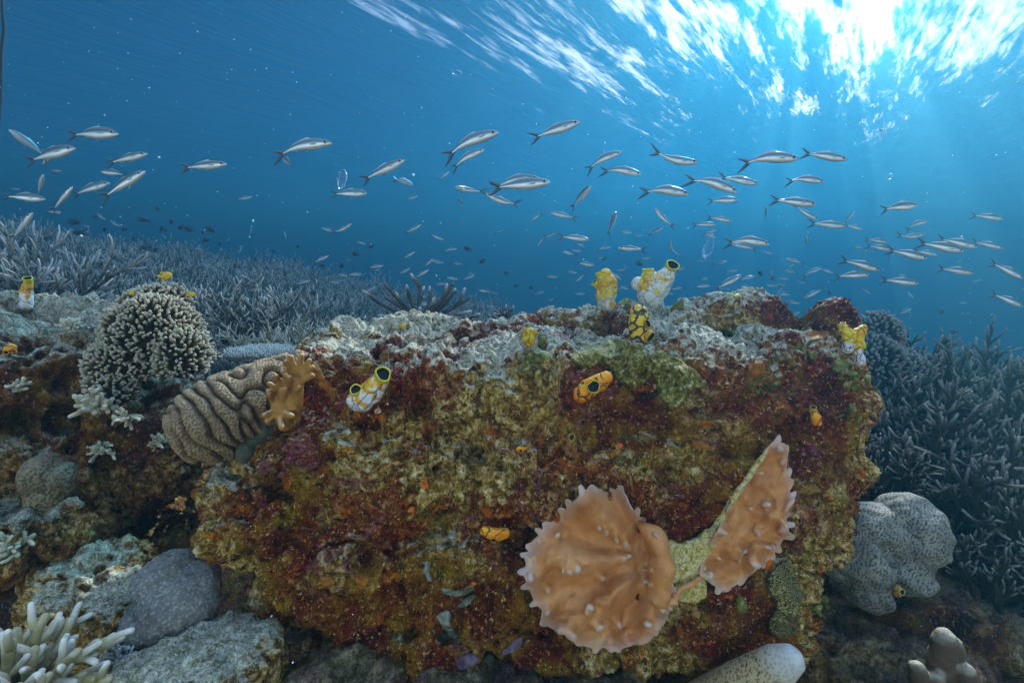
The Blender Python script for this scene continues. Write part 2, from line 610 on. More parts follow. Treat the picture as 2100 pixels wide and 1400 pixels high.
def boulder_blobs():
    def Q(px, py, d, rx, ry, rd, p=2.3, yaw=0.0):
        return (W(px, py, d), (rx * d / F, rd, ry * d / F), p, yaw)
    return [
        ((0.16, 1.49, CAMZ - 0.53), (0.61, 0.42, 0.335), 2.6),
        # the upright face, row by row, and the flanks
        Q(740, 800, 1.25, 110, 95, .16), Q(880, 815, 1.20, 190, 110, .18), Q(1120, 820, 1.20, 230, 120, .18), Q(1380, 815, 1.22, 220, 130, .19),
        Q(1590, 830, 1.28, 140, 150, .20), Q(1655, 880, 1.30, 74, 110, .14), Q(1690, 950, 1.29, 56, 60, .11),
        Q(640, 905, 1.19, 115, 95, .15), Q(800, 950, 1.18, 210, 140, .19), Q(1050, 960, 1.19, 230, 150, .19), Q(1310, 970, 1.20, 230, 160, .19), Q(1560, 1010, 1.25, 150, 140, .19),
        Q(535, 990, 1.13, 105, 50, .12), Q(570, 1060, 1.14, 120, 85, .15), Q(640, 1160, 1.15, 105, 80, .14), Q(850, 748, 1.24, 150, 55, .15), Q(1020, 765, 1.20, 100, 60, .14), Q(700, 765, 1.28, 70, 60, .12), Q(740, 1120, 1.17, 180, 135, .19), Q(950, 1130, 1.18, 220, 140, .19),
        Q(1200, 1150, 1.19, 230, 140, .18), Q(1420, 1160, 1.21, 190, 140, .18), Q(1545, 1180, 1.24, 82, 140, .16),
        Q(790, 1262, 1.15, 120, 80, .15), Q(890, 1270, 1.15, 170, 90, .16), Q(1110, 1250, 1.18, 190, 85, .15), Q(1320, 1240, 1.20, 170, 85, .15),
        # crest
        Q(730, 722, 1.40, 85, 50, .10), Q(870, 690, 1.60, 80, 45, .12), Q(800, 705, 1.50, 80, 42, .12), Q(960, 705, 1.55, 90, 40, .12),
        Q(1050, 695, 1.62, 70, 38, .12), Q(1165, 680, 1.62, 80, 40, .12), Q(1250, 680, 1.55, 80, 45, .12), Q(1340, 690, 1.45, 90, 50, .12),
        Q(1430, 685, 1.48, 60, 52, .10), Q(1500, 670, 1.45, 70, 50, .10), Q(1560, 658, 1.42, 62, 54, .10), Q(1612, 712, 1.40, 46, 40, .09),
        Q(1692, 705, 1.31, 50, 86, .080), Q(1672, 760, 1.30, 60, 60, .08), Q(1725, 800, 1.30, 40, 80, .08),
    ]

def build_rocks():
    mr = mat_rock("boulder_rock", 0.0)
    ml = mat_rock("outcrop_rock", 7.0, silt=1.0, pale=-0.05, red=0.6, sb=0.22, val=1.2)  # toned darker: the light's fall-off on this side is put into the colour
    mp = mat_rock("pale_rock", 13.0, silt=1.0, pale=0.9, red=0.25, sed=(0.42, 0.41, 0.33))
    md = mat_rock("shade_darkened_rock", 23.0, silt=0.35, pale=-0.2, red=0.35, val=0.8)  # darkened: the lower corner's deep shadow is put into its colour
    out = {}
    out['main'] = rock("reef_boulder", boulder_blobs(), 0.0046, mr,
        "huge reef boulder in the middle, rust red sides and grey silt on its flat top", "boulder", 1.15, 1, 1.3, 26)
    out['left'] = rock("rock_outcrop", [
        B(90, 800, 1.30, 0.25, 0.28, 0.22, 2.4), B(60, 690, 1.38, 0.16, 0.2, 0.12, 2.2), B(190, 715, 1.40, 0.15, 0.18, 0.12, 2.2),
        B(110, 640, 1.42, 0.10, 0.1, 0.05, 2.2), B(230, 880, 1.35, 0.22, 0.24, 0.2, 2.4), B(60, 960, 1.22, 0.24, 0.2, 0.2, 2.4),
        B(170, 1010, 1.34, 0.20, 0.2, 0.2, 2.4), B(300, 985, 1.60, 0.16, 0.2, 0.2, 2.4), B(20, 1080, 1.12, 0.18, 0.15, 0.12, 2.4)],
        0.0085, ml, "tall rock outcrop at the left, pale and silted above, brown and hollow below", "rock", 1.5, 31, 1.4)
    out['yellow'] = rock("reef_rock", [
        B(205, 1200, 1.10, 0.13, 0.12, 0.10, 2.4), B(170, 1235, 1.05, 0.09, 0.1, 0.08, 2.4), B(255, 1255, 1.05, 0.1, 0.1, 0.09, 2.4)],
        0.006, mp, "pale yellow pitted rock beside the grey dotted coral mound", "rock", 0.9, 41)
    out['slab'] = rock("reef_rock", [
        B(430, 1370, 0.93, 0.13, 0.12, 0.055, 2.6, 0.2), B(340, 1400, 0.90, 0.10, 0.1, 0.05, 2.4), B(520, 1395, 0.95, 0.06, 0.1, 0.06, 2.4)],
        0.006, mp, "pale flat rock slab below the grey dotted coral mound", "rock", 0.8, 51)
    out['under'] = rock("reef_rock", [
        B(950, 1420, 1.02, 0.25, 0.2, 0.06, 2.4), B(1150, 1400, 1.10, 0.2, 0.2, 0.08, 2.4), B(700, 1420, 0.95, 0.12, 0.12, 0.05, 2.4)],
        0.008, md, "dark grey rock in the shade under the big boulder", "rock", 0.9, 61)
    out['right'] = rock("reef_rock", [
        B(1830, 1250, 1.35, 0.22, 0.2, 0.12, 2.6), B(1720, 1320, 1.25, 0.16, 0.16, 0.10, 2.4), B(1960, 1290, 1.35, 0.16, 0.2, 0.12, 2.4),
        B(1850, 1380, 1.15, 0.2, 0.15, 0.07, 2.4)],
        0.008, md, "dark low rock holding up the grey maze coral", "rock", 0.9, 71)
    return out
# ------------------------------------------------------------------ corals
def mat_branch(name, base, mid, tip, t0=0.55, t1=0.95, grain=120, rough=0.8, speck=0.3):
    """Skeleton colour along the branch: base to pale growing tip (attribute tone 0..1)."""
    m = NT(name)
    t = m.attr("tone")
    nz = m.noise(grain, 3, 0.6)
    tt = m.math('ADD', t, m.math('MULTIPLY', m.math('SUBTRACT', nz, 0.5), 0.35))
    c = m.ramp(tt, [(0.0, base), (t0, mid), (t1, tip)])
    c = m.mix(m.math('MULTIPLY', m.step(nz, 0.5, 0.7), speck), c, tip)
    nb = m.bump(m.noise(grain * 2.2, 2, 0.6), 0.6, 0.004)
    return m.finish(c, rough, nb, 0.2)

def grow(g, rng, p, d, L, r, level, sides, up=0.25, wig=0.16, kids=(2, 4), spread=(0.5, 1.0), t0=0.0, shrink=0.62, taper=0.62):
    n = 6 if level else 5
    pts, dirs = [np.array(p)], []
    d = np.array(d) / np.linalg.norm(d)
    for i in range(n - 1):
        d = d + rng.normal(0, wig, 3) + np.array([0, 0, up * 0.35])
        d = d / np.linalg.norm(d)
        dirs.append(d.copy())
        pts.append(pts[-1] + d * L / (n - 1))
    rad = np.linspace(r, r * taper, n)
    t1 = 1.0 if level == 0 else t0 + (1 - t0) * 0.62
    a = np.linspace(t0, t1 if level == 0 else 0.5 * (t0 + t1) + 0.25, n)
    if level == 0:
        a[-1] = 1.0
    tube(g, pts, rad, sides, a)
    if level == 0:
        return
    k = rng.integers(kids[0], kids[1] + 1)
    ph = rng.uniform(0, 6.28)
    for j in range(k):
        f = 0.30 + 0.62 * (j + rng.uniform(0, 0.8)) / k
        i = min(int(f * (n - 1)), n - 2)
        q = pts[i] + (pts[i + 1] - pts[i]) * (f * (n - 1) - i)
        u, w, dd = frame_of(dirs[i])
        an = rng.uniform(*spread)
        ph += 2.4 + rng.uniform(-0.5, 0.5)
        nd = dd * math.cos(an) + (u * math.cos(ph) + w * math.sin(ph)) * math.sin(an)
        grow(g, rng, q, nd, L * shrink * rng.uniform(0.7, 1.15), r * 0.74, level - 1, sides, up, wig, kids, spread, t0 + (t1 - t0) * 0.45, shrink, taper)

def staghorn_mesh(name, seed, nmain, L, r, level=2, sides=6, lean=0.7, base_r=0.08, **kw):
    rng = np.random.default_rng(seed)
    g = Geo()
    for i in range(nmain):
        az = 2.4 * i + rng.uniform(-0.3, 0.3)
        le = lean * math.sqrt((i + 0.5) / nmain) * rng.uniform(0.8, 1.2)
        d = np.array([math.sin(le) * math.cos(az), math.sin(le) * math.sin(az), math.cos(le)])
        b = np.array([math.cos(az), math.sin(az), 0]) * base_r * math.sqrt((i + 0.5) / nmain)
        grow(g, rng, b - np.array([0, 0, 0.03]), d, L * rng.uniform(0.75, 1.15), r, level, sides, **kw)
    return g.mesh(name)

def place(name, me, mat, loc, rot=0.0, scale=1.0, tilt=(0, 0), label=None, cat="coral", group=None):
    o = bpy.data.objects.new(name, me)
    COL.objects.link(o)
    if not len(me.materials):
        me.materials.append(mat)
    o.location = loc
    o.rotation_euler = (tilt[0], tilt[1], rot)
    o.scale = (scale,) * 3 if np.isscalar(scale) else scale
    return tag(o, label, cat, group)

def fuse(name, g, voxel, it=3):
    me = g.mesh(name + "_raw") if isinstance(g, Geo) else g
    o = bpy.data.objects.new("tmp", me)
    COL.objects.link(o)
    m = o.modifiers.new("r", 'REMESH')
    m.mode = 'VOXEL'
    m.voxel_size = voxel
    s = o.modifiers.new("s", 'SMOOTH')
    s.iterations = it
    dg = bpy.context.evaluated_depsgraph_get()
    me2 = bpy.data.meshes.new_from_object(o.evaluated_get(dg))
    bpy.data.objects.remove(o)
    me2.name = name
    smooth_all(me2)
    return me2

def set_attr(me, name, val):
    at = me.attributes.get(name) or me.attributes.new(name, 'FLOAT', 'POINT')
    at.data.foreach_set("value", np.asarray(val, np.float32))

_waves = {}
def maze(p, lam, seed=0, n=40):
    """Gaussian field of one wavelength: its level lines make a brain-coral labyrinth."""
    rng = np.random.default_rng(seed)
    k = rng.normal(size=(n, 3))
    k = k / np.linalg.norm(k, axis=1, keepdims=True) * 2 * math.pi / lam * rng.uniform(0.92, 1.08, (n, 1))
    ph = rng.uniform(0, 6.28, n)
    s = np.zeros(len(p))
    for i in range(n):
        s += np.cos(p @ k[i] + ph[i])
    return s * math.sqrt(2.0 / n)

def fingers_on(g, rng, c, rad, n, flen, fr, others=(), sides=5, zmin=-0.35, split=True, jit=0.35):
    """Short fingers standing on an ellipsoid c, rad."""
    c, rad = np.asarray(c, float), np.asarray(rad, float)
    for i in range(n):
        z = 1 - 2 * (i + 0.5) / n
        if z < zmin:
            continue
        ph = i * 2.399963 + rng.uniform(-0.12, 0.12)
        s = math.sqrt(1 - z * z)
        u = np.array([s * math.cos(ph), s * math.sin(ph), z])
        p = c + u * rad
        if any((((p - oc) / orad) ** 2).sum() < 0.80 for oc, orad in others):
            continue
        nn = u / rad
        nn = nn / np.linalg.norm(nn) + np.array([0, 0, 0.25]) + rng.normal(0, jit * 0.5, 3)
        nn /= np.linalg.norm(nn)
        L = flen * rng.uniform(0.55, 1.3)
        p = p + nn * .006 * math.sin(p[0] * 55 + p[2] * 38)
        p0 = p - nn * L * 0.9
        mid = p0 + nn * L * 1.1 + rng.normal(0, fr * 0.35, 3)
        tip = p + nn * L * rng.uniform(0.55, 0.9)
        tube(g, [p0, mid, tip], [fr * 0.95, fr, fr * 0.82], sides, [0, 0.55, 1.0])
        if split and rng.random() < 0.6:
            sd = nn + rng.normal(0, 0.6, 3)
            sd /= np.linalg.norm(sd)
            tube(g, [mid, mid + sd * L * 0.55], [fr * 0.85, fr * 0.75], sides, [0.5, 1.0])

def surf(px, py, bv, default_d=None):
    p, n = hit(bv, px, py)
    if p is None:
        p, n = W(px, py, default_d or 1.2), -AF
    return p, n

def depth_of(p):
    return float((np.asarray(p) - CP) @ AF)

def build_left_corals():
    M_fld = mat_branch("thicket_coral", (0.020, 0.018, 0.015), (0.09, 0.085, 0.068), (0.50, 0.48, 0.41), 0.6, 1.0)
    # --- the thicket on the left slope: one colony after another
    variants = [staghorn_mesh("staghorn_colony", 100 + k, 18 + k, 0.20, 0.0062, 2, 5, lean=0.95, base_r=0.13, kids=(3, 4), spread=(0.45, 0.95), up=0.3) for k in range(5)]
    rng = np.random.default_rng(5)
    n = 0
    for row, y in enumerate(np.concatenate([np.arange(2.05, 5.2, 0.36), np.arange(5.2, 8.3, 0.5)])):
        xl, xr = -1.18 * y - 0.3, -0.02 * y + 0.02
        x = xl + rng.uniform(0, 0.3)
        while x < xr:
            xx, yy = x + rng.uniform(-.08, .08), y + rng.uniform(-.1, .1)
            zz = float(seabed_z(np.array([xx]), np.array([yy]))[0])
            me = variants[rng.integers(0, 5)]
            o = place("staghorn_coral", me, M_fld, (xx, yy, zz - 0.02), rng.uniform(0, 6.28), rng.uniform(0.8, 1.25) * (1.0 + 0.04 * y),
                      (rng.uniform(-.2, .2), rng.uniform(-.2, .2)),
                      "grey pale tipped staghorn colony in the dense thicket covering the slope behind", "coral", "staghorn colonies of the slope thicket")
            n += 1
            x += rng.uniform(0.36, 0.52) * (1 + 0.05 * y)
    # --- larger splayed colony at the left edge
    M_dk = mat_branch("splayed_coral", (0.03, 0.03, 0.03), (0.11, 0.115, 0.11), (0.45, 0.47, 0.45), 0.5, 1.0)
    me = staghorn_mesh("splayed", 7, 26, 0.24, 0.0075, 2, 6, lean=1.15, base_r=0.07, kids=(2, 3), spread=(0.25, 0.6), up=0.25)
    place("staghorn_coral", me, M_dk, W(75, 640, 1.75), 0.3, 1.0, label="large splayed staghorn with dark fanned branches behind the slender squirt on the outcrop")
    for (px, py, d, sc, sd, lab) in [
        (470, 690, 2.3, 0.95, 21, "open dark staghorn colony between the bushy round coral and the big boulder"),
        (575, 700, 2.25, 0.9, 22, "staghorn colony with long pale tips beside the boulder's back corner"),
        (540, 735, 1.9, 0.62, 23, "short cream staghorn right behind the small pale table coral"),
        (640, 725, 1.75, 0.5, 24, "stubby cream staghorn tucked against the boulder's corner")]:
        me = staghorn_mesh("staghorn_colony", sd, 14, 0.23, 0.0085, 2, 6, lean=1.0, base_r=0.08, kids=(2, 4), spread=(0.5, 1.0), up=0.25)
        place("staghorn_coral", me, M_fld if sd < 23 else mat_branch("cream_coral", (0.06, 0.05, 0.03), (0.26, 0.23, 0.14), (0.6, 0.56, 0.44)),
              W(px, py, d), sd * 1.3, sc, label=lab)
    # --- bushy round coral
    M_b = mat_branch("bushy_coral", (0.030, 0.017, 0.003), (0.11, 0.072, 0.017), (0.46, 0.41, 0.30), 0.62, 1.02, 160)
    D = 1.16
    k = D / F * .91
    root = empty("bushy_coral", W(310, 770, D + 0.02))
    rl = np.array(root.location)
    E = [(W(318, 690, D + .04), np.array([88 * k, 86 * k, 84 * k])), (W(250, 745, D), np.array([54 * k, 54 * k, 58 * k])),
         (W(322, 622, D + .10), np.array([58 * k, 60 * k, 36 * k])), (W(235, 800, D - .02), np.array([38 * k, 40 * k, 40 * k])),
         (W(372, 730, D + .02), np.array([46 * k, 50 * k, 60 * k]))]
    g, core = Geo(), Geo()
    rng = np.random.default_rng(9)
    for i, (c, r) in enumerate(E):
        others = [E[j] for j in range(len(E)) if j != i]
        cnt = int(4 * math.pi * ((r[0] * r[1] + r[0] * r[2] + r[1] * r[2]) / 3) / (0.0108 ** 2))
        fingers_on(g, rng, c - rl, r, cnt, 0.019, 0.0037, [(oc - rl, orr) for oc, orr in others], 6, -0.62)
        v, t = ico(3)
        core.add(v * r * 0.86 + c - rl, None, t)
    o = ob("branchlets", g.mesh("branchlets"), M_b, root)
    mc = NT("bushy_core")
    ob("core", core.mesh("core"), mc.finish((0.035, 0.022, 0.008), 0.9), root)
    tag(root, "big bushy round coral of knobbly pale tipped branchlets on the outcrop", "coral")
    # --- small pale table coral behind the brain coral
    root = empty("table_coral", W(538, 728, 1.55))
    rl = np.array(root.location)
    g = Geo()
    rng = np.random.default_rng(3)
    for i in range(520):
        r = math.sqrt((i + .5) / 520) * 0.105
        a = i * 2.39996
        p = np.array([r * math.cos(a) * 1.05, r * math.sin(a) * 0.9, 0.012 - r * r * 0.9])
        d = np.array([p[0] * 3, p[1] * 3, 0.9]) + rng.normal(0, .15, 3)
        d /= np.linalg.norm(d)
        tube(g, [p - d * .008, p + d * .006, p + d * .016 * rng.uniform(.6, 1.5)], [.0034, .0030, .0022], 5, [0.1, 0.6, 1.0])
    M_t = mat_branch("table_coral", (0.10, 0.095, 0.08), (0.28, 0.27, 0.22), (0.60, 0.58, 0.50), .5, 1.0)
    ob("branchlets", g.mesh("branchlets"), M_t, root)
    g = Geo()
    v, t = ico(3)
    g.add(v * [.112, .098, .012] + [0, 0, -0.002], None, t, 0.2)
    tube(g, [[0, 0, 0], [0.01, 0.01, -.07], [0.0, 0.0, -.2]], [.03, .022, .035], 9, 0.1)
    ob("stalk", g.mesh("stalk"), M_t, root)
    tag(root, "small pale blue grey table coral lying behind the ridged brain coral", "coral")
    # --- thick ridged brain coral
    D = 1.06
    a, b = W(372, 900, D - .04), W(628, 752, D + .12)
    ax = (b - a)
    Ln = np.linalg.norm(ax)
    ax /= Ln
    side = np.cross(ax, AF); side /= np.linalg.norm(side)
    dep = np.cross(side, ax)
    nu, nv = 420, 260
    th = np.linspace(0, 2 * math.pi, nu, endpoint=False)
    ph = np.linspace(0.02, math.pi - 0.02, nv)
    T, P = np.meshgrid(th, ph, indexing='ij')
    T, P = T.ravel(), P.ravel()
    u = -np.cos(P)
    wprof = np.sin(P) ** 0.72 * (1.0 - 0.30 * u)
    cen = (a + b) / 2
    bend = 0.018 * (1 - u * u)
    S = cen + ax * (u * Ln / 2 * 1.02)[:, None] + side * ((np.cos(T) * wprof * 0.074) - bend * 0.2)[:, None] + dep * (np.sin(T) * wprof * 0.095)[:, None]
    q = grid_faces(nu, nv, True)
    nrm = tri_grid_normals(S, q)
    if ((S - cen) * nrm).sum() < 0:
        nrm = -nrm
    wv = S + 0.014 * np.stack([fbm(S * 14, 2, 60 + i) for i in range(3)], 1)
    par = np.cos(((wv - a) @ ax) / Ln * 2 * math.pi * 6.3 + 2.2 * fbm(S * 9, 2, 77))
    mz = maze(wv, 0.056, 3)
    blend = sstep(-0.5, 0.35, u)
    f = par * (1 - blend) * 1.25 + mz * (0.35 + 0.75 * blend)
    f = np.clip(f, -1.5, 1.5)
    ridge = np.sqrt(np.clip(np.abs(f) / 1.1, 0, 1))
    V = S + nrm * (0.023 * ridge - 0.008 + 0.010 * fbm(S * 13, 2, 91) + 0.004 * fbm(S * 25, 2, 8))[:, None]
    V = V + nrm * (.0011 * np.clip(maze(S, .0052, 21), -1, 1) * (.3 + ridge))[:, None]
    sept = sstep(-.5, .6, maze(S, .0052, 21))
    nrm2 = tri_grid_normals(V, q)
    if (nrm2 * nrm).sum() < 0:
        nrm2 = -nrm2
    me = mesh_from("brain_coral", V, q, attrs={"tone": ridge, "sept": sept})
    m = NT("ridged_brain_coral")
    t = m.attr("tone")
    fi = m.noise(230, 3, 0.6)
    c = m.ramp(t, [(0.0, (0.030, 0.018, 0.012)), (0.35, (0.12, 0.065, 0.030)), (0.75, (0.27, 0.165, 0.080)), (1.0, (0.36, 0.245, 0.125))])
    c = m.mix(m.attr('sept'), m.mix(0.55, c, (0.05, 0.025, 0.018)), c)
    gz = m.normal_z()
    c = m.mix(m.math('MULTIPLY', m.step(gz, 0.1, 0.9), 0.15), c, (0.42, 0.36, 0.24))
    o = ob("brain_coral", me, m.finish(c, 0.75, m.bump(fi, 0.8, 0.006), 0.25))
    tag(o, "long brown brain coral with thick winding ridges, leaning between outcrop and boulder", "coral")
    # --- orange finger leather coral
    D = 1.03
    g = Geo()
    rng = np.random.default_rng(12)
    palms = [((585, 880), (572, 838), 26, [(-1.5, 22), (-1.15, 26), (-2.2, 20), (2.7, 22), (2.2, 24), (0.6, 20), (1.5, 30)]),
             ((610, 860), (588, 815), 22, [(-2.9, 28), (-2.5, 32), (-2.1, 34), (-1.7, 30), (-1.3, 26), (-0.6, 20)]),
             ((612, 850), (610, 782), 20, [(-2.6, 24), (-2.2, 34), (-1.8, 38), (-1.45, 40), (-1.1, 36), (-0.7, 30), (-0.2, 22)])]
    for (bx, by), (cx, cy_), rr, fs in palms:
        kk = D / F
        dd = D - 0.02 + rng.uniform(-.015, .015)
        tube(g, [W(bx, by, dd + .03), W((bx + cx) / 2, (by + cy_) / 2, dd), W(cx, cy_, dd - .005)], [rr * .4 * kk, rr * .52 * kk, rr * .62 * kk], 12, 0.3, flat=0.55)
        for an, ln in fs:
            an += rng.uniform(-.1, .1)
            sx, sy = cx + math.cos(an) * rr * .5, cy_ + math.sin(an) * rr * .5
            ex, ey = cx + math.cos(an) * (rr * .5 + ln), cy_ + math.sin(an) * (rr * .5 + ln) - 4
            tube(g, [W(sx, sy, dd), W((sx + ex) / 2, (sy + ey) / 2, dd - .012), W(ex, ey, dd - .02 - rng.uniform(0, .015))], [7.5 * kk, 6.3 * kk, 5.6 * kk], 9, 0.8)
    me = fuse("leather_coral", g, 0.0022, 3)
    m = NT("orange_leather")
    c = m.ramp(m.noise(30, 4), [(0.3, (0.26, 0.11, 0.015)), (0.7, (0.46, 0.22, 0.05))])
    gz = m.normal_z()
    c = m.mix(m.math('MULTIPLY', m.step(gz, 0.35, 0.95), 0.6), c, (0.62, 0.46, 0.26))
    o = ob("finger_coral", me, m.finish(c, 0.7, m.bump(m.noise(260, 2), 0.3, 0.003), 0.3))
    tag(o, "orange soft coral with stubby upright fingers against the boulder's left corner", "coral")
    # --- grey green lobed coral below it
    g = Geo()
    v, t = ico(4)
    for (px, py, r, rz, d) in [(530, 850, 28, 36, 1.09), (560, 830, 22, 34, 1.10), (518, 900, 24, 24, 1.06), (505, 925, 16, 26, 1.04), (545, 880, 18, 30, 1.07)]:
        kk = d / F
        g.add(v * [r * kk, 0.03, rz * kk] + W(px, py, d), None, t)
    me = fuse("lobes", g, 0.003, 4)
    m = NT("grey_lobes")
    o = ob("lobed_coral", me, m.finish(m.ramp(m.noise(60, 5), [(.3, (.03, .032, .02)), (.7, (.11, .11, .07))]), 0.8, m.bump(m.noise(150, 3), .5, .005)))
    tag(o, "dull grey green lobed coral hanging below the brain coral", "coral")
    # --- knobbly cream coral on the outcrop flank, and clumps
    M_c = mat_branch("cream_knobs", (0.09, 0.075, 0.04), (0.27, 0.24, 0.14), (0.52, 0.48, 0.34), .4, 1.0, 120)
    def clump(px, py, d, n, L, r, lab, lean=1.2, seed=1, face=0.6, mat=M_c, lvl=1, name="knobbly_coral", kids=(2, 3), stick=False):
        rng = np.random.default_rng(seed)
        g = Geo()
        if stick:
            p, _ = hit(BVL, px, py)
            d = depth_of(p) + .004 if p is not None else d
        c = W(px, py, d)
        for i in range(n):
            az = i * 2.4
            le = lean * math.sqrt((i + .5) / n)
            dv = np.array([math.sin(le) * math.cos(az), math.sin(le) * math.sin(az) - face, math.cos(le)])
            dv /= np.linalg.norm(dv)
            grow(g, rng, -dv * r, dv, L * rng.uniform(.7, 1.2), r, lvl, 8, up=0.1, wig=.14, kids=kids, spread=(.5, 1.0), shrink=.6, taper=.8)
        return place(name, g.mesh(name), mat, c, 0, 1, label=lab)
    clump(205, 830, 1.06, 13, .042, .0075, "cream knobbly coral with drooping stubby branches under the bushy round coral", 1.9, 4, .8)
    clump(105, 622, 1.34, 26, .030, .0065, "small pale cauliflower coral next to the slender squirt on the outcrop", 1.3, 6, .4)
    clump(262, 855, 1.05, 7, .03, .005, "thin pale coral sprigs hanging below the cream knobbly coral", 2.2, 8, .6)
    clump(150, 672, 1.24, 18, .026, .0055, "pale little cauliflower coral on the outcrop's silted top, left of the bushy round coral", 1.4, 14, .5, stick=True)
    clump(40, 800, 1.13, 14, .03, .006, "small dull cream coral tuft on the outcrop's pale flank", 1.6, 15, .8, stick=True)
    clump(330, 905, 1.22, 12, .035, .0055, "dim cream coral sprigs in the dark gap left of the brain coral", 1.7, 16, .7, stick=True)
    clump(215, 925, 1.16, 10, .03, .005, "thin tan coral sprigs halfway down the outcrop's dark side", 1.8, 17, .8, stick=True)
    clump(30, 1120, 1.0, 14, .035, .006, "dull tan coral tuft low on the outcrop above the white corner coral", 1.5, 18, .7, stick=True)
    # --- brown two lobed dome
    g = Geo()
    v, t = ico(4)
    D = 1.06
    kk = D / F
    for (px, py, rx, rz, dd) in [(85, 978, 32, 46, 0), (125, 985, 30, 40, .02), (100, 1020, 36, 40, .01)]:
        g.add(v * [rx * kk, .045, rz * kk] + W(px, py, D + dd), None, t)
    me = fuse("dome", g, 0.0032, 2)
    displace(me, lambda v, n: 0.0006 * maze(v, 0.008, 5))
    m = NT("brown_dome")
    c = m.ramp(m.noise(190, 2, .5), [(.4, (.06, .042, .018)), (.6, (.22, .17, .09))])
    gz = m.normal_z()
    c = m.mix(m.math('MULTIPLY', m.step(gz, 0.0, 0.8), 0.15), c, (.40, .36, .26))  # upward faces paler: light from above put into the colour
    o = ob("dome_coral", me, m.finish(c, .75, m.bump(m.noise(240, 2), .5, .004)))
    tag(o, "smooth brown dome coral split into two lobes low on the outcrop", "coral")
    # --- grey dotted mound
    D = 1.0
    kk = D / F
    g = Geo()
    for (px, py, rx, rz, dd) in [(362, 1245, 80, 74, 0), (340, 1180, 52, 42, .02), (395, 1215, 48, 60, .02), (310, 1265, 40, 42, -.01), (380, 1290, 52, 34, 0)]:
        g.add(v * [rx * kk, .075, rz * kk] + W(px, py, D + dd), None, t)
    me = fuse("mound", g, 0.003, 5)
    displace(me, lambda v, n: 0.016 * fbm(v * 13, 3, 4) - 0.03 * sstep(.022, .0, np.linalg.norm(v - W(318, 1208, D - .06), axis=1)))
    vv, nn = get_arrays(me)
    w = worley(vv / 0.0056, 9)
    set_attr(me, "tone", sstep(0.42, 0.18, w))
    displace(me, lambda v, n: 0.0022 * sstep(0.45, 0.15, worley(v / 0.0056, 9)))
    m = NT("dotted_mound")
    c = m.mix(m.attr("tone"), m.ramp(m.noise(80, 4), [(.3, (.11, .10, .08)), (.7, (.21, .195, .16))]), (.40, .38, .33))
    o = ob("mound_coral", me, m.finish(c, .75, m.bump(m.noise(300, 2), .4, .003)))
    tag(o, "grey mound coral covered in small pale dots, beside the pale yellow rock", "coral")
    # --- white finger coral in the corner
    M_w = mat_branch("white_fingers", (0.12, 0.09, 0.03), (0.40, 0.33, 0.15), (0.72, 0.68, 0.56), .45, 1.0, 60, .7)
    rng = np.random.default_rng(17)
    g = Geo()
    c = W(20, 1430, .80)
    for i in range(30):
        az = i * 2.4
        le = 1.45 * math.sqrt((i + .5) / 30)
        dv = np.array([math.sin(le) * math.cos(az) + .12, math.sin(le) * math.sin(az) - .25, math.cos(le)])
        dv /= np.linalg.norm(dv)
        grow(g, rng, np.array([math.cos(az), math.sin(az), 0]) * .05 * math.sqrt(i / 30), dv, .10 * rng.uniform(.7, 1.2), .0098, 1, 10, up=.12, wig=.13, kids=(2, 4), spread=(.4, .9), shrink=.5, taper=.72)
    place("finger_coral", g.mesh("finger_coral"), M_w, c, label="chunky white branching coral with yellowish shading, filling the near corner")
    M_s = mat_branch("grey_sprigs", (0.04, 0.05, 0.05), (0.20, 0.23, 0.23), (0.5, 0.54, 0.53), .4, 1.0)
    clump(250, 1350, .92, 12, .038, .0045, "small blue grey branching coral between the white corner coral and the flat slab", 1.3, 5, .5, M_s, 1, "branching_coral", (3, 4))
    # --- columnar corals far behind
    M_col = mat_branch("column_coral", (0.05, .05, .05), (.09, .09, .09), (.2, .2, .2))
    rng = np.random.default_rng(8)
    for k, (px, py, lab) in enumerate([(385, 572, "tall cluster of dark columns"), (425, 578, "middle cluster of dark columns, short and broad"), (470, 582, "low cluster of dark columns nearest the boulder")]):
        g = Geo()
        for i in range(9):
            x, y = rng.uniform(-.14, .14), rng.uniform(-.1, .1)
            h = rng.uniform(.16, .34) * (1 - .2 * k)
            tube(g, [[x, y, -.25], [x + rng.uniform(-.02, .02), y, h * .5], [x + rng.uniform(-.03, .03), y, h]], [.05, .052, .045], 9, [.2, .5, .8])
        place("column_coral", g.mesh("column_coral"), M_col, W(px, py + 10, 5.0), label=lab + " in the haze behind the bushy coral")

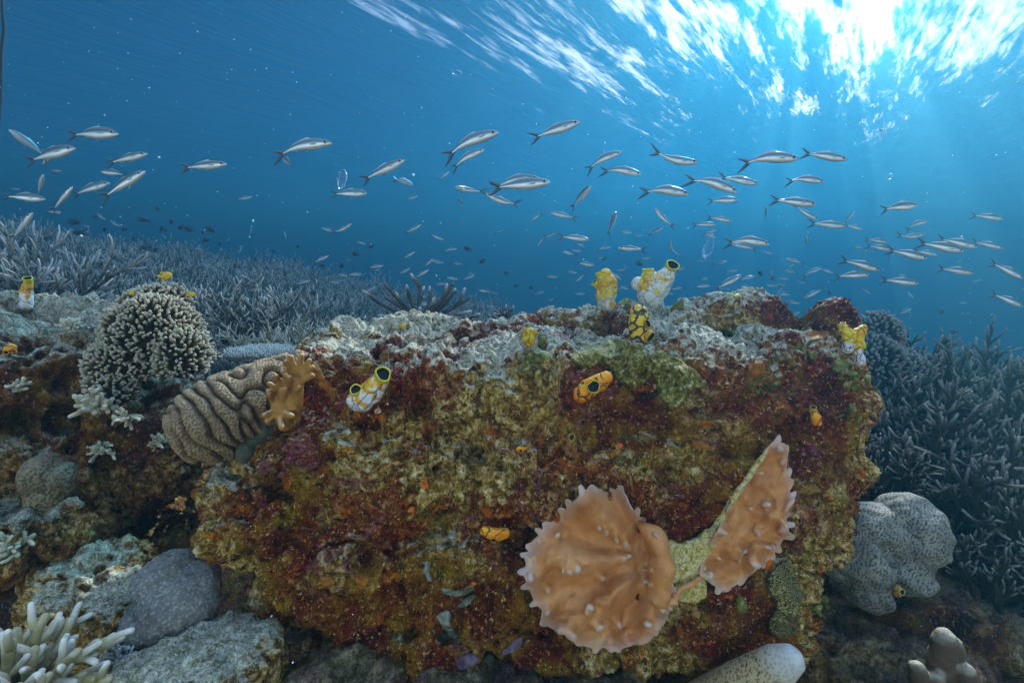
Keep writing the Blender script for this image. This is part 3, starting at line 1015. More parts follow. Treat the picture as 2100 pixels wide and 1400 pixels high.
def build_right_corals():
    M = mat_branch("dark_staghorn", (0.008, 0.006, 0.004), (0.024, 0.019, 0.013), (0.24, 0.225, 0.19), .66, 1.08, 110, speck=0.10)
    spots = [(1830, 1010, 1.75, "dark staghorn pressed against the boulder's end", .95), (1905, 980, 1.95, "tall dark staghorn just behind the grey maze coral", 1.0),
             (1990, 990, 1.85, "dark staghorn with many short pale tips near the picture's edge", 1.0), (2080, 1010, 1.8, "dark staghorn cut by the picture's edge, upper one", 1.0),
             (1860, 900, 2.35, "hazy dark staghorn in the row behind the boulder's end", 1.05), (1960, 905, 2.5, "hazy dark staghorn in the middle of the back row", 1.1),
             (2060, 930, 2.4, "hazy dark staghorn at the outer end of the back row", 1.1), (2020, 1150, 1.5, "dark staghorn with long bare stems beside the grey maze coral", .95),
             (2095, 1200, 1.45, "dark staghorn cut by the picture's edge, lower one", .9), (1800, 960, 2.1, "dark staghorn showing between the boulder's end and the dusky bushy coral", 1.0), (1790, 1080, 1.6, "small dark staghorn in the gap between boulder and maze coral", .7),
             (2040, 1300, 1.30, "low dark staghorn in the shade of the lower corner", .6), (1985, 1240, 1.45, "low dark staghorn right beside the foot of the maze coral", .6), (1930, 1080, 1.68, "dark staghorn directly above the grey maze coral", .8)]
    for i, (px, py, d, lab, sc) in enumerate(spots):
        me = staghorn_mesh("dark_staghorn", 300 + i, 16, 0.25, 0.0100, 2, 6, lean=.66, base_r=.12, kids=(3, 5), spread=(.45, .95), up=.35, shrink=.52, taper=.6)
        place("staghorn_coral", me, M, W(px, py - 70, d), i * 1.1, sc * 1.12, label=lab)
    # fallen branch and sprawling low stems
    g = Geo()
    rng = np.random.default_rng(44)
    grow(g, rng, W(2075, 1330, 1.3), W(2040, 1150, 1.34) - W(2075, 1330, 1.3), .26, .013, 2, 8, up=.1, wig=.1, kids=(2, 3))
    o = ob("staghorn_coral", g.mesh("stem"), M)
    tag(o, "single long brown staghorn stem rising near the lower corner", "coral")
    # bushy dark coral behind the yellow ribbon squirt
    root = empty("bushy_coral", W(1795, 730, 2.0))
    rl = np.array(root.location)
    k = 2.0 / F
    g, core = Geo(), Geo()
    rng = np.random.default_rng(2)
    E = [(W(1798, 690, 2.05), np.array([36 * k, 40 * k, 44 * k])), (W(1790, 745, 2.0), np.array([52 * k, 50 * k, 52 * k])), (W(1835, 770, 2.0), np.array([45 * k, 50 * k, 50 * k]))]
    for i, (c, r) in enumerate(E):
        cnt = int(4 * math.pi * r[0] * r[2] / (.019 ** 2))
        fingers_on(g, rng, c - rl, r, cnt, .024, .0066, [(E[j][0] - rl, E[j][1]) for j in range(3) if j != i], 6, -.5)
        v, t = ico(3)
        core.add(v * r * .85 + c - rl, None, t)
    Mb = mat_branch("dusky_bush", (.018, .018, .016), (.055, .056, .052), (.22, .22, .20), .5, 1.0)
    ob("branchlets", g.mesh("branchlets"), Mb, root)
    ob("core", core.mesh("core"), Mb, root)
    tag(root, "dusky blue grey bushy coral behind the yellow ribbon squirt", "coral")
    # grey maze coral
    D = 1.24
    k = D / F
    g = Geo()
    v, t = ico(4)
    for (px, py, rx, rz, dd, ry) in [(1858, 1100, 76, 78, .02, .11), (1790, 1085, 66, 56, .03, .10), (1760, 1150, 54, 60, .0, .09), (1772, 1195, 46, 42, -.01, .075), (1838, 1155, 70, 58, .01, .1)]:
        g.add(v * [rx * k, ry, rz * k] + W(px, py, D + dd), None, t)
    me = fuse("maze_coral", g, 0.0026, 8)
    def dent(v, n):
        d = .030 * fbm(v * 9, 3, 31) + .006 * fbm(v * 30, 2, 33)
        for (px, py, r, a) in [(1882, 1072, .030, .034), (1775, 1125, .028, .028), (1830, 1140, .03, .022), (1862, 1035, .03, .016), (1850, 1215, .03, .03)]:
            p0 = W(px, py, D - .085)
            q = v - p0
            q = q - np.outer(q @ AF, AF)
            front = sstep(.04, -.02, (v - p0) @ AF - .03)
            d -= a * np.exp(-(q ** 2).sum(1) / (r * r * .5)) * front
        return d
    displace(me, dent)
    vv, nn = get_arrays(me)
    mz = maze(vv, .0068, 11)
    set_attr(me, "tone", sstep(-.75, -.1, mz))
    displace(me, lambda v, n: .0012 * sstep(-.75, -.1, maze(v, .0068, 11)))
    m = NT("grey_maze")
    c = m.mix(m.attr("tone"), (.045, .043, .036), m.ramp(m.noise(20, 3), [(.3, (.15, .14, .105)), (.7, (.27, .25, .19))]))
    o = ob("maze_coral", me, m.finish(c, .75, m.bump(m.noise(260, 2), .3, .003)))
    tag(o, "rounded grey brain coral with a fine maze pattern, right of the boulder", "coral")
    # pitted finger and stubby fingers at the bottom
    g = Geo()
    D = .95
    tube(g, [W(1440, 1450, D + .08), W(1520, 1405, D + .03), W(1600, 1360, D - .01), W(1618, 1352, D - .02)], [.05, .046, .037, .030], 24, [0, .3, .8, 1])
    me = fuse("finger", g, .0026, 2)
    vv, nn = get_arrays(me)
    w = worley(vv / .0062, 4)
    tipd = np.linalg.norm(vv - W(1635, 1345, D - .03), axis=1)
    set_attr(me, "tone", sstep(.5, .25, w))
    set_attr(me, "tip", sstep(.09, .02, tipd))
    displace(me, lambda v, n: -.0014 * sstep(.5, .2, worley(v / .0062, 4)))
    m = NT("pitted_finger")
    c = m.mix(m.attr("tone"), m.mix(m.attr("tip"), (.46, .34, .17), (.50, .47, .40)), m.mix(m.attr("tip"), (.10, .05, .015), (.4, .38, .35)))
    o = ob("finger_coral", me, m.finish(c, .75))
    tag(o, "thick pitted coral finger with a white tip lying under the leather coral", "coral")
    g = Geo()
    D = .97
    for (a, b, c_, r) in [((1925, 1420), (1930, 1350), (1938, 1308), .026), ((1945, 1390), (1955, 1350), (1962, 1320), .018), ((1890, 1430), (1885, 1390), (1880, 1368), .02), ((1900, 1410), (1915, 1398), (1922, 1392), .02), ((1975, 1440), (1980, 1400), (1978, 1375), .024)]:
        tube(g, [W(*a, D + .03), W(*b, D), W(*c_, D - .02)], [r, r * .95, r * .8], 14, [0, .5, 1.0])
    me = fuse("stubs", g, .0035, 4)
    displace(me, lambda v, n: .004 * fbm(v * 40, 2, 3))
    m = NT("tan_stubs")
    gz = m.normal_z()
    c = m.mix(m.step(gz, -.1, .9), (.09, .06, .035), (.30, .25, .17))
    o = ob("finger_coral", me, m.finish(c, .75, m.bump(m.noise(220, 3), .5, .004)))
    tag(o, "cluster of stubby tan coral fingers near the lower corner below the maze coral", "coral")

def build_crest_staghorn(bv):
    M = mat_branch("crest_staghorn", (0.03, 0.028, 0.026), (0.085, 0.078, 0.070), (0.46, 0.45, 0.42), .72, 1.03, 130)
    rng = np.random.default_rng(71)
    D = 1.9
    g = Geo()
    c = W(862, 668, D)
    for i, (ax_, ay) in enumerate([(-100, -52), (-104, -25), (-62, -78), (-50, -60), (-22, -72), (-35, -40), (8, -92), (30, -70), (62, -80), (55, -48), (84, -58), (108, -40), (120, -18), (-75, -12), (14, -48), (-8, -40), (75, -20), (-88, -5), (40, -30), (98, -8)]):
        tip = W(862 + ax_, 668 + ay, D + rng.uniform(-.1, .12))
        d = tip - c
        L = np.linalg.norm(d)
        grow(g, rng, c + d * .08 + rng.normal(0, .012, 3), d, L * .95, .0125, 1 if i < 13 else 0, 7, up=.06, wig=.07, kids=(1, 2), spread=(.35, .7), shrink=.38, taper=.55)
    o = ob("staghorn_coral", g.mesh("crest"), M)
    tag(o, "dark staghorn fanning up behind the boulder's flat crest", "coral")
    for k, (px, py, d, n, lab) in enumerate([(725, 690, 1.9, 7, "small dark staghorn sprig peeping up at the left end of the boulder's crest"), (1045, 672, 1.95, 9, "low dark staghorn tips showing over the crest left of the white squirts")]):
        g = Geo()
        c = W(px, py, d)
        for i in range(n):
            dv = np.array([rng.uniform(-1.1, 1.1), rng.uniform(-.4, .4), rng.uniform(.4, 1)])
            grow(g, rng, c, dv, .085 * rng.uniform(.7, 1.2), .009, 1, 6, up=.1, wig=.1, kids=(1, 2), shrink=.45, taper=.55)
        o = ob("staghorn_coral", g.mesh("sprig"), M)
        tag(o, lab, "coral")
# ------------------------------------------------------------------ sea squirts
def mat_squirt(name, body, yel, amount, vein=0.5, top=0.0, vs=42.0, spots=0.5):
    """Leathery tunic: ground colour, yellow blotches and dark creases between its plates."""
    m = NT(name)
    co = m.co()
    ns = m.noise(38, 3, .55, .4)
    z = m.n("SeparateXYZ", {0: co}).outputs["Z"]
    lvl = m.math('ADD', ns, m.math('MULTIPLY', m.attr("tone"), top))
    y = m.step(lvl, 1.0 - amount - .05, 1.0 - amount + .05)
    c = m.mix(y, body, m.mix(m.step(m.noise(24, 2), .35, .65), yel, (yel[0] * .95, yel[1] * .62, yel[2] * .4)))
    sp = m.step(m.voro(150, 'F1'), .30, .18)
    c = m.mix(m.math('MULTIPLY', sp, spots), c, yel)
    warp = m.n("TexNoise", {"Scale": 26.0, "Detail": 3.0, "Vector": co}).outputs["Color"]
    wv = m.n("VectorMath", {0: co, 1: m.n("VectorMath", {0: warp, 1: (.034, .034, .034)}, operation='MULTIPLY').outputs[0]}, operation='ADD').outputs[0]
    ed = m.voro(vs, 'DISTANCE_TO_EDGE', wv)
    thick = m.math('MULTIPLY', m.noise(30, 2, off=(3, 3, 3)), 0.085 * vein)
    ln = m.step(m.math('SUBTRACT', ed, thick), .012, -.012)
    ln = m.math('MULTIPLY', ln, m.step(m.noise(26, 3, .6, off=(9, 1, 4)), .36, .48))
    c = m.mix(m.math('MULTIPLY', ln, .95), c, (.012, .010, .018))
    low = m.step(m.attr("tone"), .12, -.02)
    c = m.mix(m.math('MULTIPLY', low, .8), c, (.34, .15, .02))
    nb = m.bump(m.math('MULTIPLY', m.step(ed, 0, .12), 1.0), .55, .006)
    nb = m.bump(m.noise(240, 3), .15, .003, nb)
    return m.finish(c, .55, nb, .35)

def mat_mouth():
    m = NT("siphon_lining")
    return m.finish((.010, .011, .010), .8)

def siphon_geo(c, axis, r, length, flare=1.05, ell=1.0, roll=0.0):
    """Open tube: outer wall, rolled rim, dark lining."""
    u, w, d = frame_of(axis)
    u, w = u * math.cos(roll) + w * math.sin(roll), w * math.cos(roll) - u * math.sin(roll)
    prof = [(-r * 1.9, .95, 0), (-r * .9, .95, 0), (0, flare, 0), (r * .10, flare * .99, 0), (r * .15, flare * .90, 0), (r * .06, flare * .80, 0),
            (r * .06, flare * .80, 1), (-r * .30, flare * .74, 1), (-r * .42, .5, 1), (-r * .46, 0.02, 1)]
    n = 28
    th = np.arange(n) * 2 * math.pi / n
    V = []
    for h, rr, mt in prof:
        wob = 1 + .05 * np.sin(3 * th + roll * 5) + .04 * np.sin(5 * th + 1)
        V.append(c + d * h + (np.cos(th) * rr * r * wob)[:, None] * u + (np.sin(th) * rr * r * ell * wob)[:, None] * w)
    V = np.array(V).reshape(-1, 3)
    g = Geo()
    k = 6
    def q(i0, i1):
        out = []
        for i in range(i0, i1):
            for j in range(n):
                out.append((i * n + j, i * n + (j + 1) % n, (i + 1) * n + (j + 1) % n, (i + 1) * n + j))
        return out
    tone = np.repeat([.6, .8, 1, 1, 1, 1, 1, 1, 1, 1], n)
    g.add(V[:k * n], q(0, k - 1), None, tone[:k * n], 0)
    g.add(V[k * n:], [(a - k * n, b - k * n, c2 - k * n, e - k * n) for a, b, c2, e in q(k, len(prof) - 1)], None, 1.0, 1)
    return g

MOUTH = None
def squirt(base, spine, siphons, mat, rimmat, label, d, seed=0, lumps=.004, group="sea squirts on the boulder", extra=(), voxel=.0016, depth=.85, tilt=0.0):
    """spine: (px, py, r_px, toward camera in px); siphons: (px, py, toward, r_px, len_px, dx, dy, dtoward, ellipse)."""
    global MOUTH
    if MOUTH is None:
        MOUTH = mat_mouth()
    k = d / F
    def P3(px, py, tw):
        return W(px, py, d) - AF * (tw * k)
    root = empty("sea_squirt", P3(base[0], base[1], 0))
    rl = np.array(root.location)
    g = Geo()
    pts = np.array([P3(p[0], p[1], p[3]) for p in spine]) - rl
    rad = np.array([p[2] * k for p in spine])
    # dense ball chain gives a full rounded body
    v, t = ico(3)
    for i in range(len(pts) - 1):
        L = np.linalg.norm(pts[i + 1] - pts[i])
        m = max(2, int(L / (min(rad[i], rad[i + 1]) * .35)))
        for j in range(m):
            f = j / m
            g.add(v * (rad[i] * (1 - f) + rad[i + 1] * f) * [1, depth, 1] + pts[i] * (1 - f) + pts[i + 1] * f, None, t)
    g.add(v * rad[-1] * [1, depth, 1] + pts[-1], None, t)
    for (px, py, tw, r) in extra:
        g.add(v * r * k * [1, depth, 1] + P3(px, py, tw) - rl, None, t)
    sg = []
    for s in siphons:
        px, py, tw, r, ln, dx, dy, dt, el = s
        ax = AX * dx - AU * dy - AF * dt
        ax = ax / np.linalg.norm(ax)
        c = P3(px, py, tw) - rl
        tube(g, [c - ax * (ln + r * 1.4) * k, c - ax * r * k * 1.4], [r * k * 1.0, r * k * .93], 14)
        sg.append(siphon_geo(c, ax, r * k, ln * k * .6, 1.06, el, seed + px))
    me = fuse("body", g, max(voxel, .0009), 4)
    displace(me, lambda v, n: lumps * fbm(v * 55 + seed, 2, seed) + lumps * .6 * (1 - np.abs(fbm(v * 38 + seed, 2, seed + 4)) * 2 - .5))
    vv, _ = get_arrays(me)
    for s in siphons:                          # hollow the sac out below each open mouth
        px, py, tw, r, ln, dx, dy, dt, el = s
        ax = AX * dx - AU * dy - AF * dt
        ax = ax / np.linalg.norm(ax)
        rel = vv - (P3(px, py, tw) - rl)
        h = rel @ ax
        rad2 = np.linalg.norm(rel - np.outer(h, ax), axis=1)
        sel = (rad2 < r * k * 1.12) & (h > -r * k * .75)
        vv[sel] -= np.outer(h[sel] + r * k * .75, ax)
    me.vertices.foreach_set("co", vv.astype(np.float32).ravel())
    me.update()
    zz = vv @ AU
    z0, z1 = zz.min(), zz.max()
    set_attr(me, "tone", (zz - z0) / (z1 - z0 + 1e-9))
    me.materials.clear()
    ob("body", me, mat, root)
    for q in sg:
        ob("siphon", q.mesh("siphon"), [rimmat, MOUTH], root)
    return tag(root, label, "sea squirt", group)

def build_squirts(bv):
    Y1, OR = (.62, .44, .012), (.80, .23, .004)
    WH = (.62, .62, .60)
    rim_y = NT("yellow_rim").finish((.55, .44, .02), .5)
    rim_o = NT("gold_rim").finish((.48, .30, .02), .5)
    m_wy = mat_squirt("white_tunic", (.58, .57, .52), Y1, .24, .22, .34, 30, .45)
    m_w2 = mat_squirt("pale_tunic", (.50, .49, .42), Y1, .38, .15, .40, 34, .5)
    m_w3 = mat_squirt("white_plated_tunic", (.64, .64, .66), (.66, .36, .015), .40, .45, .22, 30, .7)
    m_or = mat_squirt("orange_tunic", OR, (.78, .36, .008), .5, .9, .2, 30, .1)
    m_yb = mat_squirt("yellow_black_tunic", (.64, .36, .01), (.66, .46, .012), .5, 2.2, .1, 38, .1)
    m_ky = mat_squirt("mustard_tunic", (.52, .28, .012), (.60, .42, .015), .5, .35, .3, 40, .2)
    m_lem = mat_squirt("lemon_tunic", (.62, .48, .02), (.60, .52, .05), .5, .7, .3, 36, .1)
    m_rib = mat_squirt("ribbon_tunic", (.62, .60, .66), (.68, .46, .015), .44, .5, .26, 40, .2)
    m_br = mat_squirt("brown_tunic", (.17, .10, .025), (.26, .17, .04), .5, .2, .2, 40, .1)
    def dd(px, py, back=0.0):
        p, n = hit(bv, px, py)
        return (depth_of(p) if p is not None else 1.3) - back
    # two white ones standing on the crest
    d = dd(1252, 648) + .03
    squirt((1246, 634), [(1243, 628, 15, 0), (1243, 606, 21, 2), (1243, 585, 22, 4), (1241, 570, 17, 4)],
           [(1219, 579, 4, 8, 14, -.7, -.7, .25, .8), (1228, 559, 2, 8, 12, -.4, -1, .1, .8)], m_w2, rim_y,
           "shorter white and yellow sea squirt of the pair standing on the boulder's crest", d, 1, .003,
           extra=[(1247, 628, 8, 14), (1240, 566, 6, 15)])
    d = dd(1350, 650) + .03
    squirt((1345, 632), [(1345, 626, 16, 0), (1333, 603, 27, 2), (1345, 590, 27, 4), (1362, 570, 19, 6), (1371, 557, 13, 8)],
           [(1375, 546, 14, 13, 16, .16, -.6, .9, 1.0), (1328, 553, 4, 11, 16, -.1, -1, .25, .7)], m_wy, rim_y,
           "tall white sea squirt with a yellow cup shaped mouth, on the boulder's crest", d, 2, .0022,
           extra=[(1308, 582, 4, 15), (1330, 570, 3, 17)])
    d = dd(1315, 690, .05)
    squirt((1308, 690), [(1306, 645, 18, 8), (1306, 662, 21, 12), (1308, 680, 21, 12), (1314, 692, 15, 16)],
           [(1327, 691, 24, 12, 14, .55, .55, .75, .8), (1322, 664, 22, 11, 9, .55, .1, .85, .45)], m_yb, rim_o,
           "yellow sea squirt with thick black creases below the white pair", d, 3, .004)
    d = dd(1507, 622, -.02)
    squirt((1507, 625), [(1507, 622, 14, 0), (1507, 612, 12, 0), (1505, 604, 6, 0)], [(1504, 601, 1, 4, 6, -.2, -1, .2, .8)], m_lem, rim_y,
           "small lemon yellow sea squirt poking over the crest, far from the white pair", d, 4, .004)
    # white one with two dark mouths on the front
    d = dd(765, 805, .045)
    squirt((772, 835), [(732, 820, 20, 6), (748, 818, 25, 8), (765, 802, 25, 10), (781, 782, 19, 12), (790, 768, 14, 14)],
           [(793, 765, 26, 14.5, 16, .45, -.55, .75, 1.15), (737, 796, 22, 11.5, 14, -.1, -.75, .75, 1.15)], m_w3, rim_y,
           "white sea squirt with orange blotches and two gaping dark mouths on the boulder's front", d, 5, .0022,
           extra=[(775, 842, 2, 8), (795, 828, 2, 5)])
    # orange one with a dark mouth
    d = dd(1212, 792, .04)
    squirt((1212, 805), [(1192, 808, 18, 6), (1204, 796, 20, 10), (1222, 785, 19, 12), (1238, 775, 15, 12)],
           [(1212, 790, 30, 12, 12, .05, -.1, 1, 1.15), (1252, 770, 8, 8, 12, .95, -.2, .35, 1.3)], m_or, rim_o,
           "bright orange sea squirt with black creases and one large dark mouth, under the olive mat", d, 6, .0028)
    # mustard knob with algae
    d = dd(1085, 700, .04)
    squirt((1088, 712), [(1086, 706, 9, 2), (1083, 694, 15, 4), (1084, 684, 14, 5)], [(1101, 680, 6, 6, 10, .75, -.6, .2, .8)], m_ky, rim_o,
           "mustard yellow knobbed sea squirt growing among green leafy algae", d, 7, .0035)
    # ribbon squirts at the boulder's right end
    d = dd(1725, 720, .02)
    squirt((1730, 735), [(1732, 715, 11, 6), (1735, 700, 13, 8), (1735, 688, 13, 8), (1724, 668, 8, 4)],
           [(1725, 662, 5, 6, 8, -.1, -1, .3, .7), (1744, 686, 8, 7, 8, .4, -.9, .3, .6)], m_rib, rim_y,
           "stubby white and yellow sea squirt beside the knob at the boulder's end", d, 8, .004, voxel=.0014)
    squirt((1758, 750), [(1760, 742, 11, 4), (1754, 722, 9, 6), (1752, 702, 9, 8), (1753, 683, 12, 8), (1764, 674, 9, 8)],
           [(1768, 675, 6, 8, 9, .8, -.5, .4, .7), (1768, 708, 6, 7, 7, .9, -.1, .4, 1.2), (1766, 738, 4, 7, 7, .8, .4, .4, .7)], m_rib, rim_y,
           "long drooping ribbon like yellow and white sea squirt overhanging the boulder's end", d, 9, .004, voxel=.0014)
    # small ones on the front
    d = dd(1670, 855, .025)
    squirt((1670, 860), [(1673, 866, 9, 4), (1670, 853, 10, 6), (1667, 842, 8, 6)], [(1664, 834, 6, 6, 6, -.2, -.8, .5, .9)], m_or, rim_o,
           "small upright orange sea squirt near the boulder's right edge", d, 10, .003, voxel=.0013)
    d = dd(1013, 1090, .03)
    squirt((1013, 1095), [(993, 1087, 10, 4), (1008, 1089, 13, 6), (1024, 1092, 14, 8), (1034, 1090, 11, 6)], [(1013, 1101, 14, 6, 6, -.1, .5, .9, 1)], m_or, rim_o,
           "low lumpy orange sea squirt beside the peach leather coral", d, 11, .003, voxel=.0013)
    d = dd(1070, 920, .02)
    squirt((1070, 922), [(1065, 920, 7, 3), (1075, 921, 7.5, 4)], [(1068, 922, 9, 3.5, 4, -.2, .1, 1, 1)], m_or, rim_o,
           "tiny orange sea squirt with a single black mouth mid front of the boulder", d, 12, .001, voxel=.001)
    d = dd(1171, 905, .02)
    squirt((1171, 907), [(1171, 908, 12, 3), (1171, 897, 11, 5)], [(1171, 894, 13, 5.5, 6, 0, -.35, .9, 1.3)], m_br, rim_o,
           "drab brown oval sea squirt with a slit mouth on the boulder's front", d, 13, .001, voxel=.001)
    # on the outcrop
    bl = BVL
    def dl(px, py, back=0.0):
        p, n = hit(bl, px, py)
        return (depth_of(p) if p is not None else 1.35) - back
    d = dl(55, 650)
    squirt((55, 632), [(53, 626, 12, 0), (55, 610, 12, 2), (60, 592, 10, 4), (64, 580, 7, 6)],
           [(67, 572, 10, 7, 10, .3, -.8, .5, 1.2), (50, 596, 8, 5, 7, -.6, -.6, .5, 1)], m_w3, rim_y,
           "slender white and yellow sea squirt standing on the outcrop before the splayed coral", d, 14, .002, group="sea squirts on the outcrop")
    d = dl(24, 720, .02)
    squirt((24, 725), [(18, 728, 8, 3), (26, 718, 11, 5), (30, 712, 8, 5)], [(28, 722, 14, 4, 5, .3, .2, .9, 1)], m_or, rim_o,
           "round orange sea squirt on the outcrop's pale flank", d, 15, .003, group="sea squirts on the outcrop", voxel=.0013)
    d = 1.14
    squirt((1836, 1212), [(1836, 1214, 9, 2), (1838, 1206, 9, 4)], [(1840, 1207, 12, 6, 6, .1, -.1, 1, 1)], m_br, rim_y,
           "small dark sea squirt with a yellow rimmed mouth at the foot of the maze coral", d, 16, .001, group="sea squirts by the maze coral", voxel=.001)

# ------------------------------------------------------------------ leather coral plates
def mat_leather():
    m = NT("peach_leather")
    t = m.attr("tone")
    n1 = m.noise(12, 4, .55, .4)
    c = m.ramp(n1, [(.28, (.38, .125, .028)), (.5, (.54, .215, .06)), (.72, (.60, .30, .115))])
    c = m.mix(m.math('MULTIPLY', m.step(m.noise(26, 5, .6, 1.0), .52, .66), .45), c, (.40, .165, .065))
    c = m.mix(m.math('MULTIPLY', m.step(m.math('ADD', t, m.math('MULTIPLY', n1, .3)), .62, 1.2), .85), c, (.54, .40, .32))
    c = m.mix(m.math('MULTIPLY', m.step(m.noise(190, 3, .6), .62, .72), .25), c, (.7, .58, .5))
    nb = m.bump(m.noise(420, 2, .5), .25, .002)
    nb = m.bump(m.noise(45, 3), .25, .008, nb)
    return m.finish(c, .62, nb, .3)

def mat_stalk():
    m = NT("leather_stalk")
    n = m.noise(130, 6, .7, 1.0)
    c = m.ramp(n, [(.34, (.12, .08, .015)), (.45, (.38, .27, .03)), (.54, (.56, .45, .18)), (.66, (.70, .62, .44))])
    return m.finish(c, .8, m.bump(n, .5, .005))

def poly_radius(poly, c, ang):
    """Distance from c to the outline along each angle (outline is star shaped about c)."""
    P = np.array(poly, float) - c
    Q = np.roll(P, -1, 0)
    out = np.zeros(len(ang))
    for i, a in enumerate(ang):
        d = np.array([math.cos(a), math.sin(a)])
        best = 0
        for p, q in zip(P, Q):
            e = q - p
            den = d[0] * e[1] - d[1] * e[0]
            if abs(den) < 1e-9:
                continue
            t = (p[0] * e[1] - p[1] * e[0]) / den
            s = (p[0] * d[1] - p[1] * d[0]) / den
            if t > 0 and -1e-6 <= s <= 1 + 1e-6:
                best = max(best, t)
        out[i] = best
    return out

def plate(name, poly, c, depthfn, mat, parent, nubs, rimn, rimamp, thick=.009, na=420, nr=110, rl=None, seed=0, rimmask=None):
    ang = np.linspace(0, 2 * math.pi, na, endpoint=False)
    R0 = poly_radius(poly, np.array(c, float), ang)
    ker = np.array([1, 2, 3, 2, 1]) / 9.0
    R0 = np.convolve(np.concatenate([R0[-2:], R0, R0[:2]]), ker, 'valid')
    rng = np.random.default_rng(seed)
    # finger-like nubs round the rim
    kn = np.zeros(na)
    a = 0.0
    while a < 2 * math.pi:
        w = rng.uniform(.038, .062) * 120 / max(R0[int(a / (2 * math.pi) * na) % na], 70)
        m = rimmask(a) if rimmask else 1.0
        dlt = (ang - a + math.pi) % (2 * math.pi) - math.pi
        kn += m * rng.uniform(.25, 1.3) * np.exp(-(dlt / w) ** 4)
        a += w * rng.uniform(2.2, 8.5)
    rr = np.linspace(0, 1, nr) ** .9
    A, S = np.meshgrid(np.arange(na), rr, indexing='ij')
    A, S = A.ravel(), S.ravel()
    rad = S * R0[A] + kn[A] * rimamp * sstep(.9, 1.0, S)
    px = c[0] + np.cos(ang[A]) * rad
    py = c[1] + np.sin(ang[A]) * rad
    D = depthfn(px, py, S, ang[A])
    V = CP + AF * D[:, None] + AX * ((px - 1050) / F * D)[:, None] + AU * ((700 - py) / F * D)[:, None]
    q = grid_faces(na, nr, True)
    nrm = tri_grid_normals(V, q)
    if (nrm @ AF).mean() > 0:
        nrm = -nrm
        q = q[:, ::-1]
    tone = S ** 3 * .9
    # surface nubs
    for (x, y, r, h, lx, ly) in nubs:
        e = np.array([lx, ly], float)
        dx, dy = px - x, py - y
        dist = np.sqrt(dx * dx + dy * dy)
        b = np.exp(-(dist / r) ** 2.6)
        V = V + nrm * (b * h)[:, None] + (AX * (lx / F) - AU * (ly / F)) * (b * b)[:, None]
        tone = np.maximum(tone, sstep(.45, .95, b) * 1.1)
    V = V + nrm * (.0016 * fbm(V * 60, 3, seed + 5))[:, None]
    tone = np.maximum(tone, kn[A] * sstep(.88, .98, S) * 1.2)
    # back sheet and rounded edge
    edge = np.sqrt(np.clip(1 - S ** 10, 0, 1))
    Vb = V - nrm * (thick * edge + .0004)[:, None]
    nv = len(V)
    qb = q[:, ::-1] + nv
    last = np.arange(na) * nr + nr - 1
    l2 = np.roll(last, -1)
    qs = np.stack([last, l2, l2 + nv, last + nv], 1)
    me = mesh_from(name, np.concatenate([V, Vb]) - rl, np.concatenate([q, qb, qs]), attrs={"tone": np.concatenate([tone, tone])})
    o = ob(name, me, mat, parent)
    return o

